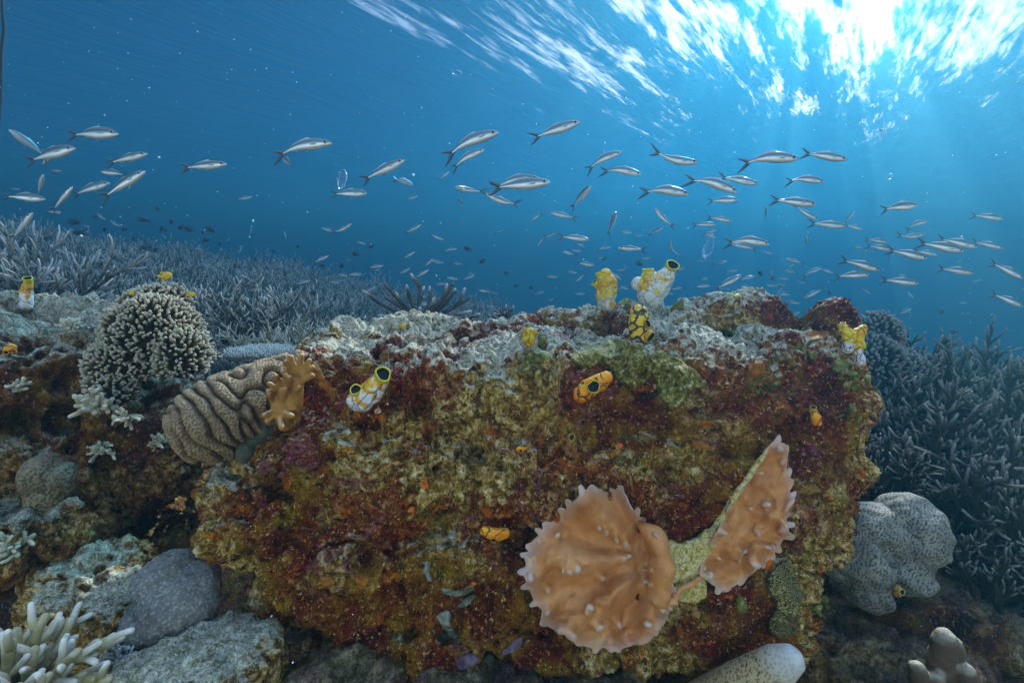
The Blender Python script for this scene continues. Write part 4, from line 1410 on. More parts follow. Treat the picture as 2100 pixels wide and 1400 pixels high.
def build_leather(bv):
    m = mat_leather()
    def near(poly, pct):
        P = np.array(poly, float)
        ds = []
        for i in range(7):
            for f in (.15, .4, .65, .9):
                for x, y in P[i::7]:
                    cx, cy_ = P.mean(0)
                    p, _ = hit(bv, cx + (x - cx) * f, cy_ + (y - cy_) * f)
                    if p is not None:
                        ds.append(depth_of(p))
        return float(np.percentile(ds, pct))
    root = empty("leather_coral", W(1400, 1170, 0.93))
    rl = np.array(root.location)
    left = [(1368, 1108), (1350, 1090), (1325, 1070), (1300, 1052), (1288, 1030), (1282, 1012), (1268, 1006), (1250, 998), (1232, 1002), (1213, 998), (1195, 1010), (1178, 1026),
            (1160, 1044), (1142, 1064), (1120, 1074), (1106, 1095), (1090, 1110), (1084, 1130), (1080, 1150), (1074, 1182), (1086, 1210), (1094, 1230), (1112, 1252), (1108, 1275),
            (1138, 1292), (1162, 1302), (1178, 1318), (1212, 1328), (1240, 1328), (1272, 1330), (1300, 1322), (1330, 1318), (1350, 1295), (1370, 1262), (1382, 1236), (1388, 1212),
            (1376, 1190), (1372, 1160), (1374, 1130)]
    c = (1250, 1165)
    DL = near(left, 12) - .022
    fold = [(1342, 1085), (1362, 1112), (1366, 1140), (1362, 1170), (1362, 1200), (1368, 1230)]
    def dep(px, py, S, ang):
        d = DL - .012 + .00006 * (px - 1250) + 0.00004 * (1165 - py)
        d = d + .012 * np.exp(-(((px - 1320) / 70.0) ** 2 + ((py - 1150) / 60.0) ** 2))       # sunken towards the stalk
        ra = np.arctan2(py - 1140, px - 1340)
        rr = np.hypot(px - 1340, py - 1140)
        d = d - .020 * sstep(60, 260, rr) + .024 * np.sin(ra * 9 + rr * .014 + 1.2 * np.sin(rr * .02)) * sstep(30, 130, rr)                          # fan ribs
        d = d - .024 * sstep(.70, 1.0, S) * (np.sin(ang * 9) * .7 + .25 * np.sin(ang * 17 + 1))
        pp = np.stack([px / 60.0, py / 60.0, 0 * px], 1)
        d = d + .016 * fbm(pp, 3, 12) + .007 * fbm(pp * 2.6, 2, 14)
        # raised fold along the right margin
        fx = np.interp(py, [y for _, y in fold], [x for x, _ in fold])
        w = np.exp(-((px - fx + 6) / 17.0) ** 2) * sstep(1075, 1095, py) * sstep(1262, 1236, py)
        d = d - .050 * w + .010 * np.exp(-((px - fx + 48) / 22.0) ** 2) * sstep(1090, 1110, py) * sstep(1250, 1220, py)
        return d
    nubs = [(1155, 1160, 8, .012, -3, 3), (1168, 1163, 7, .011, 0, 3), (1180, 1160, 8, .011, 3, 3), (1228, 1180, 9, .013, 4, -4), (1209, 1250, 8, .013, 3, -3), (1204, 1258, 7, .011, -2, 2),
            (1263, 1268, 9, .014, 0, 6), (1222, 1280, 9, .015, 3, -2), (1286, 1296, 8, .014, 3, 2), (1326, 1276, 7, .012, 4, 2), (1169, 1297, 9, .016, 0, 0), (1121, 1203, 9, .015, -2, -2),
            (1138, 1105, 8, .016, 0, -4), (1087, 1150, 9, .014, -4, -2), (1086, 1184, 8, .015, -5, 0), (1122, 1246, 8, .012, 2, 5), (1272, 1145, 8, .009, 8, -4), (1285, 1140, 7, .008, 4, -3),
            (1330, 1168, 6, .012, -4, 0), (1336, 1192, 8, .014, -5, 3), (1352, 1238, 7, .014, 2, 4), (1366, 1236, 7, .014, 0, 4), (1260, 1098, 7, .008, 6, 6), (1278, 1106, 9, .009, 6, 6), (1240, 1084, 8, .007, 5, 5), (1225, 1076, 8, .006, 5, 5)]
    plate("fan", left, c, dep, m, root, nubs, 20, 14, .010, 460, 130, rl, 3, rimmask=lambda a: .25 if (-.9 < ((a + math.pi) % (2 * math.pi) - math.pi) < 1.2) else 1.0)
    right = [(1582, 904), (1592, 905), (1600, 912), (1609, 903), (1614, 925), (1616, 938), (1612, 960), (1618, 980), (1630, 982), (1618, 1005), (1624, 1025), (1616, 1040), (1616, 1055),
             (1610, 1075), (1618, 1090), (1604, 1108), (1592, 1130), (1575, 1150), (1560, 1162), (1540, 1178), (1522, 1192), (1505, 1202), (1490, 1216), (1480, 1206), (1462, 1200),
             (1448, 1188), (1436, 1182), (1438, 1150), (1452, 1122), (1470, 1090), (1484, 1060), (1500, 1030), (1520, 1000), (1540, 970), (1556, 945), (1570, 925)]
    c2 = (1545, 1075)
    DR = near(right, 12) - .022
    print('LEATHER', DL, DR)
    def dep2(px, py, S, ang):
        d = DR - .00006 * (py - 1060) + .00006 * (px - 1540)
        pp = np.stack([px / 52.0, py / 52.0, 0 * px], 1)
        d = d + .034 * fbm(pp, 3, 22)
        w = np.exp(-(((px - 1560) - (py - 1100) * -.4) / 16.0) ** 2) * sstep(1040, 1060, py) * sstep(1180, 1150, py)
        d = d - .022 * w
        d = d - .022 * sstep(.75, 1.0, S) * (np.sin(ang * 9) * .5 + .4)
        return d
    nubs2 = [(1538, 1043, 8, .014, 2, -2), (1450, 1178, 8, .014, 2, 0), (1517, 1132, 9, .016, 4, 3), (1513, 1142, 7, .012, 3, 4), (1545, 1148, 8, .014, 2, 5), (1575, 1122, 8, .013, 5, 3),
             (1557, 1090, 8, .013, 5, 3), (1552, 1080, 7, .012, 4, 2), (1571, 1037, 7, .012, 3, -3), (1595, 1062, 8, .014, 4, 2), (1604, 1085, 8, .014, 4, 3), (1597, 920, 7, .013, 2, -5),
             (1604, 945, 7, .012, 5, 0), (1558, 970, 9, .008, 3, 0), (1470, 1140, 7, .010, 2, 2), (1478, 1090, 7, .011, 3, 0), (1563, 1120, 7, .012, 4, 3), (1602, 1066, 7, .013, 4, 3)]
    plate("fan", right, c2, dep2, m, root, nubs2, 20, 16, .010, 420, 110, rl, 8, rimmask=lambda a: 1.0 if (-1.45 < ((a + math.pi) % (2 * math.pi) - math.pi) < 2.2) else .1)
    # pale stalk with its arm along the second fan's inner margin
    g = Geo()
    D = (DL + DR) / 2 + .015
    k = D / F
    web = [(1366, 1112), (1396, 1120), (1428, 1110), (1462, 1084), (1474, 1100), (1456, 1124), (1438, 1150), (1436, 1184), (1412, 1194), (1392, 1208), (1374, 1190), (1364, 1150)]
    bx, by = np.meshgrid(np.arange(1362, 1480, 6.0), np.arange(1080, 1214, 6.0))
    bx, by = bx.ravel(), by.ravel()
    v, t = ico(2)
    sel = inside(web, bx, by)
    for x, y in zip(bx[sel], by[sel]):
        f = min(max((x - 1375) / 70.0, 0), 1)
        dpt = (DL + .004) * (1 - f) + (DR + .002) * f + .012 * math.sin((x - 1365) / 75.0 * math.pi)
        g.add(v * [9 * k, 11 * k, 9 * k] + W(x, y, dpt), None, t)
        if 1375 < x < 1425 and 1125 < y < 1195:
            g.add(v * [16 * k, 60 * k, 16 * k] + W(x, y, dpt + .05), None, t)
    arm = [(1440, 1102, 9), (1462, 1088, 8.5), (1490, 1047, 7.5), (1512, 1010, 6.5), (1545, 962, 5.5), (1572, 926, 4.5)]
    tube(g, [W(x, y, DR - .003) for x, y, _ in arm], [r * k for _, _, r in arm], 10)
    me = fuse("stalk", g, .0028, 3)
    displace(me, lambda v, n: .003 * fbm(v * 60, 3, 5))
    v_, _ = get_arrays(me)
    me.vertices.foreach_set("co", (v_ - rl).astype(np.float32).ravel())
    me.update()
    ob("stalk", me, mat_stalk(), root)
    # curled lip under the stalk
    g = Geo()
    D = DL + .02
    tube(g, [W(1345, 1243, D - .05), W(1358, 1247, D - .055), W(1366, 1236, D - .055), W(1376, 1232, D - .05), W(1386, 1240, D - .05), W(1384, 1222, D - .045), W(1396, 1208, D - .035), W(1420, 1196, D - .02), W(1434, 1184, D - .01)],
         [4 * k, 6 * k, 6 * k, 6 * k, 6.5 * k, 6 * k, 6 * k, 5 * k, 3 * k], 10, .9)
    v3, t3 = ico(3)
    fp = [(1316, 1072, 6, .016), (1334, 1084, 11, .030), (1352, 1104, 15, .042), (1362, 1130, 17, .050), (1364, 1160, 18, .054), (1361, 1190, 19, .054), (1357, 1218, 16, .048), (1352, 1240, 9, .040)]
    for (xa, ya, ra_, da), (xb, yb, rb, db) in zip(fp[:-1], fp[1:]):
        for j in range(6):
            f = j / 6
            rr_ = (ra_ * (1 - f) + rb * f) * k * (1.18 + .22 * math.sin(ya * .11 + f * 2))
            g.add(v3 * [rr_, rr_ * 1.3, rr_] + W(xa * (1 - f) + xb * f - 7, ya * (1 - f) + yb * f, DL + .012 - (da * (1 - f) + db * f)), None, t3)
    for (x, y, dx, dy) in [(1350, 1166, -14, 3), (1348, 1192, -16, 6), (1350, 1222, -8, 12)]:
        tube(g, [W(x, y, DL - .045), W(x + dx * .6, y + dy * .6, DL - .052), W(x + dx, y + dy, DL - .055)], [7.5 * k, 6.5 * k, 5 * k], 10)
    me = fuse("lip", g, .0018, 4)
    displace(me, lambda v, n: .0035 * fbm(v * 42, 2, 6))
    v_, _ = get_arrays(me)
    set_attr(me, "tone", .15 + .8 * sstep(.0, .03, (v_ - W(1352, 1236, DL - .03)) @ -AU))
    me.vertices.foreach_set("co", (v_ - rl).astype(np.float32).ravel())
    me.update()
    ob("lip", me, m, root)
    tag(root, "large peach leather coral with two nubbly fans joined by a pale stalk", "coral")

# ------------------------------------------------------------------ encrusting sheets and algae
def inside(poly, x, y):
    r = np.zeros(len(x), bool)
    n = len(poly)
    j = n - 1
    for i in range(n):
        xi, yi = poly[i]; xj, yj = poly[j]
        if yi != yj:
            c = ((yi > y) != (yj > y)) & (x < (xj - xi) * (y - yi) / (yj - yi) + xi)
            r ^= c
        j = i
    return r

def sheet(bv, name, poly, mat, label, cat, thick=.008, stepx=3.0, rough=6.0, seed=0, blur=2, bumps=0.0, bscale=90, group=None):
    """Crust that follows the rock behind it and thins out to nothing at its rim."""
    P = np.array(poly, float)
    x0, y0 = P.min(0) - 12
    x1, y1 = P.max(0) + 12
    xs = np.arange(x0, x1, stepx)
    ys = np.arange(y0, y1, stepx)
    X, Y = np.meshgrid(xs, ys, indexing='ij')
    sh = X.shape
    pp = np.stack([X.ravel() / 26, Y.ravel() / 26, np.full(X.size, seed * 3.1)], 1)
    jx = X.ravel() + rough * fbm(pp, 3, seed)
    jy = Y.ravel() + rough * fbm(pp + 50, 3, seed + 3)
    ins = inside(poly, jx, jy).reshape(sh)
    D = np.full(sh, np.nan)
    for i in range(sh[0]):
        for j in range(sh[1]):
            p, n = hit(bv, X[i, j], Y[i, j])
            if p is not None:
                D[i, j] = depth_of(p)
    ok = ~np.isnan(D)
    if not ok.any():
        return None
    D = np.where(ok, D, np.nanmean(D))
    ins &= ok
    Ds = D.copy()
    for _ in range(blur):
        E = np.pad(Ds, 1, mode='edge')
        Ds = (E[:-2, 1:-1] + E[2:, 1:-1] + E[1:-1, :-2] + E[1:-1, 2:] + 2 * E[1:-1, 1:-1]) / 6
    f = ins.astype(float)
    for _ in range(4):
        E = np.pad(f, 1)
        f = (E[:-2, 1:-1] + E[2:, 1:-1] + E[1:-1, :-2] + E[1:-1, 2:] + 2 * E[1:-1, 1:-1]) / 6
    hgt = sstep(.30, .75, f)
    Df = np.minimum(Ds, D) * .5 + Ds * .5
    base = W(0, 0, 1)
    def world(Dm):
        d = Dm.ravel()
        return CP + AF * d[:, None] + AX * ((X.ravel() - 1050) / F * d)[:, None] + AU * ((700 - Y.ravel()) / F * d)[:, None]
    v0 = world(Df)
    top = Df - thick * hgt + .006 * (1 - hgt)
    if bumps:
        top = top - bumps * (1 - np.clip(worley(v0 * bscale, seed + 8), 0, 1)).reshape(sh) * hgt
    V = world(top)
    keep = f > .22
    q = grid_faces(*sh)
    q = q[keep.ravel()[q].all(1)]
    if not len(q):
        return None
    nv = len(V)
    Vb = world(Df + .012)
    # rim: edges used once
    e = np.concatenate([q[:, [0, 1]], q[:, [1, 2]], q[:, [2, 3]], q[:, [3, 0]]])
    key = {}
    for a, b in e:
        k = (min(a, b), max(a, b))
        key[k] = None if k in key else (a, b)
    rim = np.array([v for v in key.values() if v is not None])
    qs = np.stack([rim[:, 1], rim[:, 0], rim[:, 0] + nv, rim[:, 1] + nv], 1)
    allq = np.concatenate([q, q[:, ::-1] + nv, qs])
    used, inv = np.unique(allq, return_inverse=True)
    VV = np.concatenate([V, Vb])[used]
    o = ob(name, mesh_from(name, VV, inv.reshape(-1, 4)), mat)
    return tag(o, label, cat, group)

def build_crusts(bv):
    def M(name, stops, scale=60, detail=5, bump=.6, rough=.8):
        m = NT(name)
        n = m.noise(scale, detail, .65, .4)
        return m.finish(m.ramp(n, stops), rough, m.bump(n, bump, .006), .25)
    ol = M("olive_mat", [(.36, (.025, .018, .002)), (.47, (.11, .082, .006)), (.57, (.21, .165, .014)), (.68, (.46, .42, .24))], 120)
    sheet(bv, "encrusting_coral", [(1172, 738), (1185, 718), (1230, 706), (1268, 694), (1310, 700), (1330, 712), (1335, 770), (1300, 800), (1270, 778), (1235, 745), (1180, 752)],
          ol, "olive green fuzzy mat draped round the bright orange squirt", "encrusting coral", .014, 3, 14, 1, 2, .006, 110)
    sheet(bv, "encrusting_coral", [(1335, 722), (1372, 726), (1402, 742), (1440, 770), (1452, 788), (1440, 800), (1402, 806), (1396, 832), (1374, 838), (1352, 800), (1330, 760)],
          ol, "olive green fuzzy mat hanging in a lobe below the yellow and black squirt", "encrusting coral", .014, 3, 12, 2, 2, .006, 110)
    orr = M("ochre_sponge", [(.3, (.13, .04, .003)), (.6, (.34, .12, .008)), (.8, (.45, .21, .03))], 70)
    sheet(bv, "encrusting_sponge", [(642, 745), (654, 744), (662, 765), (680, 790), (686, 815), (680, 826), (664, 804), (650, 788), (641, 768)], orr,
          "ochre orange sponge crust on the boulder's corner next to the finger coral", "sponge", .008, 3, 9, 3)
    for i, (poly, lab) in enumerate([
        ([(655, 1180), (680, 1176), (690, 1192), (676, 1204), (656, 1198)], "small ochre sponge crust low on the boulder's pale bulge, left one"),
        ([(728, 1180), (748, 1174), (760, 1188), (748, 1204), (730, 1200)], "small ochre sponge crust low on the boulder's pale bulge, right one"),
        ([(1530, 745), (1566, 742), (1566, 768), (1545, 776), (1532, 764)], "ochre sponge crust below the crest near the lemon squirt"),
        ([(1415, 900), (1445, 905), (1462, 918), (1436, 926), (1414, 916)], "dull orange sponge crust above the leather coral's fans"),
        ([(1655, 680), (1700, 676), (1702, 692), (1672, 702), (1652, 694)], "orange sponge crust on the knob beside the ribbon squirt")]):
        sheet(bv, "encrusting_sponge", poly, orr, lab, "sponge", .006, 2.5, 6, 10 + i)
    red = M("flame_sponge", [(.3, (.55, .09, .008)), (.7, (.75, .2, .02))], 60)
    for i, (poly, lab) in enumerate([
        ([(866, 978), (876, 982), (880, 998), (872, 1006), (862, 994)], "flame orange sponge speck on the boulder's pinkish front"),
        ([(1570, 1145), (1588, 1138), (1584, 1162), (1566, 1170)], "flame orange sponge peeking out under the taller leather fan"),
        ([(1268, 905), (1280, 908), (1276, 920), (1264, 916)], "small flame orange sponge speck right of the drab brown squirt"),
        ([(840, 1035), (852, 1040), (846, 1052), (836, 1046)], "small flame orange sponge speck left of the pinkish front's larger speck"),
        ([(1590, 965), (1601, 968), (1597, 978), (1588, 976)], "flame orange sponge speck near the taller leather fan's upper rim"),
        ([(968, 1190), (980, 1192), (976, 1202), (966, 1198)], "tiny flame orange sponge speck near the grey film patches")]):
        sheet(bv, "encrusting_sponge", poly, red, lab, "sponge", .006, 2, 4, 20 + i)
    gr = M("grey_film", [(.3, (.16, .17, .12)), (.7, (.27, .28, .22))], 50, 4, .3, .6)
    for i, (poly, lab) in enumerate([
        ([(872, 1150), (884, 1152), (882, 1172), (887, 1192), (878, 1196), (868, 1172)], "upper narrow grey green film patch, left of the leather coral"),
        ([(902, 1200), (925, 1208), (945, 1210), (968, 1198), (972, 1210), (950, 1222), (925, 1222), (908, 1216)], "long curved grey green film patch, left of the leather coral"),
        ([(940, 1238), (952, 1226), (974, 1214), (976, 1222), (958, 1242), (944, 1246)], "short slanted grey green film patch under the long curved one"),
        ([(892, 1262), (916, 1250), (924, 1256), (922, 1280), (938, 1304), (930, 1310), (916, 1298), (902, 1276)], "lowest and largest grey green film patch on the boulder")]):
        sheet(bv, "algae_film", poly, gr, lab, "algae", .006, 2, 4, 30 + i, 3, group="grey green film patches")
    pu = M("violet_crust", [(.3, (.10, .055, .075)), (.7, (.22, .15, .18))], 60)
    for i, (poly, lab) in enumerate([
        ([(1030, 1330), (1055, 1310), (1075, 1302), (1072, 1322), (1050, 1340), (1030, 1345)], "violet coralline crust beside the fan's lower rim"),
        ([(930, 1352), (960, 1335), (985, 1348), (975, 1366), (945, 1372)], "violet coralline crust on the boulder's bottom edge"),
        ([(1555, 985), (1590, 980), (1602, 992), (1598, 1012), (1570, 1012), (1556, 1002)], "pale violet grey crust right beside the taller leather fan's rim"),]):
        sheet(bv, "coralline_crust", poly, pu, lab, "crust", .006, 2.5, 8, 40 + i)
    ms = NT("mustard_maze")
    n = ms.noise(330, 1, .4, .6)
    ms = ms.finish(ms.ramp(n, [(.42, (.03, .024, .006)), (.5, (.15, .12, .03)), (.62, (.36, .30, .11))]), .8, ms.bump(n, .9, .006))
    sheet(bv, "encrusting_coral", [(1570, 1178), (1600, 1150), (1622, 1150), (1640, 1190), (1646, 1250), (1630, 1300), (1600, 1310), (1575, 1292), (1590, 1240), (1575, 1210)],
          ms, "mustard maze patterned crust under the taller leather fan", "encrusting coral", .016, 3, 8, 50, 3)

def build_algae(bv):
    m = NT("leaf_algae")
    n = m.noise(70, 4)
    oi = m.n("ObjectInfo").outputs["Random"]
    c = m.ramp(n, [(.3, (.06, .06, .008)), (.55, (.15, .145, .022)), (.75, (.32, .29, .10))])
    m = m.finish(c, .6, m.bump(n, .3, .004), .3)
    v, t = ico(3)
    rng = np.random.default_rng(31)
    def clump(px, py, n, r, spread, lab, bvh, size=1.0, default=1.3, drop=0.0):
        p, nn = surf(px, py, bvh, default)
        d = depth_of(p)
        k = d / F
        root_l = p + nn * .004
        g = Geo()
        for i in range(n):
            a = i * 2.4
            s = spread * math.sqrt((i + .3) / n)
            q = root_l + AX * (math.cos(a) * s * k) + AU * ((math.sin(a) * s * .9 - drop * s) * k) - AF * (k * rng.uniform(2, 9))
            ax = nn + rng.normal(0, .8, 3)
            u, w, dd = frame_of(ax)
            rr = r * k * rng.uniform(.7, 1.25)
            x, y, z = v[:, 0], v[:, 1], v[:, 2]
            cup = .35 * (x * x + y * y) * rng.uniform(-.6, 1)
            vv = (x * rr * rng.uniform(.75, 1.1))[:, None] * u + (y * rr)[:, None] * w + ((z * .14 + cup) * rr)[:, None] * dd
            g.add(q + vv, None, t)
            if i % 3 == 0:
                tube(g, [root_l - nn * .004, (root_l + q) / 2, q], [r * k * .18] * 3, 5)
        o = ob("leaf_algae", g.mesh("leaf_algae"), m)
        tag(o, lab, "algae", "green leafy algae tufts")
    clump(1090, 742, 17, 8, 34, "green leafy algae tuft hanging under the mustard squirt", bv, drop=.2)
    clump(1113, 703, 4, 11, 10, "curled green algae blade beside the mustard squirt", bv)
    clump(1285, 626, 3, 13, 12, "round green algae blades between the two white squirts", bv)
    clump(1388, 632, 8, 7, 13, "short dark green algae tuft on the crest next to the tall white squirt", bv)
    clump(1640, 715, 6, 9, 26, "green algae blades in the notch before the boulder's knob", bv)
    clump(1578, 800, 7, 9, 26, "curly green algae on the upper right of the boulder's front", bv)
    clump(1748, 770, 14, 8, 36, "green algae tuft trailing under the ribbon squirt", bv, drop=.5)
    clump(1735, 840, 6, 8, 22, "small green algae tuft lower on the boulder's end", bv, drop=.5)
    clump(1715, 755, 4, 9, 12, "pair of pale green algae discs by the stubby squirt", bv)
    clump(1665, 1250, 6, 9, 20, "green algae blades at the boulder's foot beside the mustard crust", bv, default=1.15)
    clump(1690, 1240, 8, 7, 20, "pale algae discs in the dark gap below the maze coral", bv, default=1.25)
    clump(1520, 1230, 3, 9, 10, "little green algae curl below the taller leather fan", bv)
# ------------------------------------------------------------------ fish
def blade(g, pts, wid, thick, wdir, tone, mat=0):
    """Thin fin: lens section, width along wdir, thickness across."""
    pts = np.asarray(pts, float)
    n = len(pts)
    T = np.gradient(pts, axis=0)
    V = []
    for i in range(n):
        t = T[i] / np.linalg.norm(T[i])
        w = np.asarray(wdir[i] if np.ndim(wdir) == 2 else wdir, float)
        w = w - t * (w @ t)
        w /= np.linalg.norm(w) + 1e-9
        s = np.cross(t, w)
        a, b = wid[i] if np.ndim(wid[i]) else (wid[i], wid[i])
        V += [pts[i] + w * a, pts[i] + s * thick, pts[i] - w * b, pts[i] - s * thick]
    q = []
    for i in range(n - 1):
        for k in range(4):
            q.append((i * 4 + k, i * 4 + (k + 1) % 4, i * 4 + 4 + (k + 1) % 4, i * 4 + 4 + k))
    q += [(0, 3, 2, 1), (n * 4 - 4, n * 4 - 3, n * 4 - 2, n * 4 - 1)]
    g.add(np.array(V), q, None, tone, mat)

def fish_mesh(name, bend=0.0, side=0.0, deep=1.0, fat=1.0, mouth=True):
    """Unit-length fusilier: nose at +X .5, fork tips at -X .5, up is +Z."""
    s = np.array([0, .015, .05, .10, .17, .26, .38, .50, .62, .74, .85, .94, 1.0])
    top = np.array([.006, .020, .040, .057, .072, .085, .093, .090, .078, .058, .036, .022, .020]) * deep
    bot = np.array([.010, .022, .036, .052, .068, .084, .094, .091, .075, .053, .032, .021, .019]) * deep
    hw = np.array([.006, .016, .027, .037, .046, .053, .055, .051, .042, .031, .019, .010, .006]) * fat
    ss = np.linspace(0, 1, 30) ** 1.12
    top, bot, hw = np.interp(ss, s, top), np.interp(ss, s, bot), np.interp(ss, s, hw)
    X = .5 - ss * .82
    def axis(x):
        u = np.asarray(x)
        return np.stack([u, side * (np.clip(.25 - u, 0, 2) ** 2), -bend * (np.clip(.1 - u, 0, 2) ** 2) - bend * .35 * np.clip(u - .15, 0, 2) ** 2], -1)
    th = np.linspace(0, 2 * math.pi, 18, endpoint=False)
    V, tone = [], []
    for i in range(30):
        c = axis(X[i])
        cz, sz = np.cos(th), np.sin(th)
        zz = np.where(sz > 0, sz * top[i], sz * bot[i])
        yy = np.sign(cz) * np.abs(cz) ** .85 * hw[i]
        V.append(np.stack([np.full(18, c[0]), c[1] + yy, c[2] + zz], 1))
        tone.append(sz)
    V = np.array(V).reshape(-1, 3)
    tone = np.array(tone).ravel() * .5 + .5
    q = []
    for i in range(29):
        for k in range(18):
            q.append((i * 18 + k, i * 18 + (k + 1) % 18, (i + 1) * 18 + (k + 1) % 18, (i + 1) * 18 + k))
    g = Geo()
    nose = axis(.505)
    V = np.vstack([V, nose, axis(-.325)])
    tt = [(i, 540, (i + 1) % 18) for i in range(18)] + [(29 * 18 + i, 29 * 18 + (i + 1) % 18, 541) for i in range(18)]
    tone = np.append(tone, [.45, .5])
    g.add(V, q, tt, tone)
    # forked tail: two swept lobes
    b = axis(-.30)
    tip = axis(-.46)
    for sg in (1, -1):
        pts = [b + [.02, 0, sg * .004], b + [-.04, 0, sg * .026], b + [-.10, 0, sg * .066], b + [-.155, 0, sg * .098], b + [-.20, 0, sg * .118]]
        pts = np.array(pts)
        pts[:, 1] += (tip[1] - b[1]) * np.linspace(0, 1.1, 5)
        pts[:, 2] += (tip[2] - b[2]) * np.linspace(0, 1.0, 5)
        w = [.018, .028, .025, .016, .005]
        blade(g, pts, w, .0035, [0, 0, 1], [1.6] * 20)
    # dorsal, anal, paired fins
    xs = np.linspace(.16, -.20, 9)
    tp = np.interp(.5 - xs, ss * .82, top)
    blade(g, [axis(x) + [0, 0, t - .004] for x, t in zip(xs, tp)], [(a, .004) for a in [.004, .030, .030, .024, .020, .018, .016, .013, .003]], .0028, [0, 0, 1], 1.35)
    xs = np.linspace(-.04, -.20, 6)
    bt = np.interp(.5 - xs, ss * .82, bot)
    blade(g, [axis(x) - [0, 0, t - .004] for x, t in zip(xs, bt)], [(.004, a) for a in [.003, .026, .022, .016, .012, .003]], .0025, [0, 0, 1], 1.35)
    for sg in (1, -1):
        y = np.interp(.22, ss * .82, hw)
        c = axis(.26) + [0, sg * (y - .003), -.012]
        blade(g, [c, c + [-.03, sg * .012, -.006], c + [-.07, sg * .022, -.014], c + [-.105, sg * .026, -.020]], [.008, .014, .011, .003], .002, [0, .1, 1], 1.35)
        c = axis(.10) + [0, sg * .018, -np.interp(.40, ss * .82, bot) + .008]
        blade(g, [c, c + [-.03, sg * .010, -.018], c + [-.06, sg * .014, -.030]], [.008, .010, .003], .002, [1, 0, .4], 1.35)
    me = g.mesh(name)
    e = axis(.405)
    ey = np.interp(.095, ss * .82, hw)
    return me, (np.array([e[0], e[1], e[2] + .010 * deep]), ey)

def eye_mesh(name, r=.033):
    v, t = ico(3)
    a = np.abs(v[:, 1])
    return mesh_from(name, v * [r, r * .45, r], None, t, True, {"tone": np.hypot(v[:, 0], v[:, 2])})

def build_fish_kit():
    kit = {}
    m = NT("silver_fish_skin")
    t = m.attr("tone")
    n = m.noise(60, 3, .6)
    t2 = m.math('ADD', t, m.math('MULTIPLY', m.math('SUBTRACT', n, .5), .07))
    c = m.ramp(t2, [(.0, (.62, .65, .68)), (.36, (.70, .74, .78)), (.47, (.44, .55, .63)), (.56, (.15, .26, .33)), (.72, (.085, .13, .155)), (.84, (.17, .17, .09)), (.88, (.055, .06, .055)), (1.0, (.035, .04, .04))])
    fin = m.step(t, 1.1, 1.2)
    tail = m.step(t, 1.45, 1.5)
    c = m.mix(fin, c, (.35, .40, .44))
    c = m.mix(tail, c, (.05, .06, .07))
    sc = m.voro(170, 'F1')
    p = m.n("BsdfPrincipled", {"Base Color": c, "Roughness": .32, "Metallic": m.math('MULTIPLY', m.math('SUBTRACT', 1.0, fin), .35), "Specular IOR Level": .6, "Normal": m.bump(sc, .12, .004)})
    m.t.links.new(p.outputs[0], m.out.inputs[0])
    kit['skin'] = m.m
    e = NT("fish_eye")
    c = e.ramp(e.attr("tone"), [(.0, (.004, .004, .008)), (.66, (.004, .004, .008)), (.70, (.62, .58, .34)), (.80, (.62, .64, .64)), (.88, (.05, .07, .12))], 'LINEAR')
    kit['eye'] = e.finish(c, .15, None, .6)
    em = eye_mesh("eye")
    em.materials.append(kit['eye'])
    for k, a in {'s': (.10, 0, 1.0, 1.0), 'a': (.55, 0, 1.0, 1.0), 'v': (-.45, 0, .92, 1.0), 'd': (.18, 0, 1.28, 1.1), 'c': (.2, 1.1, 1.05, 1.1), 'b': (.15, -.6, 1.0, 1.0)}.items():
        me, eye = fish_mesh("silver_fish", *a)
        me.materials.append(kit['skin'])
        kit[k] = (me, eye, em)
    return kit

def damsel_mesh(name):
    g = Geo()
    s = np.array([0, .03, .10, .22, .38, .55, .72, .86, 1.0])
    h = np.array([.01, .06, .13, .21, .255, .245, .17, .085, .06])
    w = np.array([.01, .03, .06, .085, .095, .085, .055, .025, .014])
    X = .5 - s * .75
    th = np.linspace(0, 2 * math.pi, 14, endpoint=False)
    V = np.array([np.stack([np.full(14, X[i]), np.cos(th) * w[i], np.sin(th) * h[i]], 1) for i in range(9)]).reshape(-1, 3)
    q = [(i * 14 + k, i * 14 + (k + 1) % 14, (i + 1) * 14 + (k + 1) % 14, (i + 1) * 14 + k) for i in range(8) for k in range(14)]
    V = np.vstack([V, [.505, 0, 0]])
    g.add(V, q, [(i, 126, (i + 1) % 14) for i in range(14)], .5)
    for sg in (1, -1):
        blade(g, [[-.22, 0, sg * .02], [-.33, 0, sg * .07], [-.43, 0, sg * .12], [-.5, 0, sg * .15]], [.03, .045, .04, .01], .008, [0, 0, 1], 1.0)
        blade(g, [[.12, 0, sg * .19], [0, 0, sg * .25], [-.14, 0, sg * .22], [-.28, 0, sg * .15]], [.02, .05, .06, .015], .008, [0, 0, 1], 1.0)
        blade(g, [[.22, sg * .08, -.03], [.14, sg * .12, -.05], [.06, sg * .14, -.07]], [.02, .035, .01], .006, [0, 0, 1], 1.0)
    return g.mesh(name)

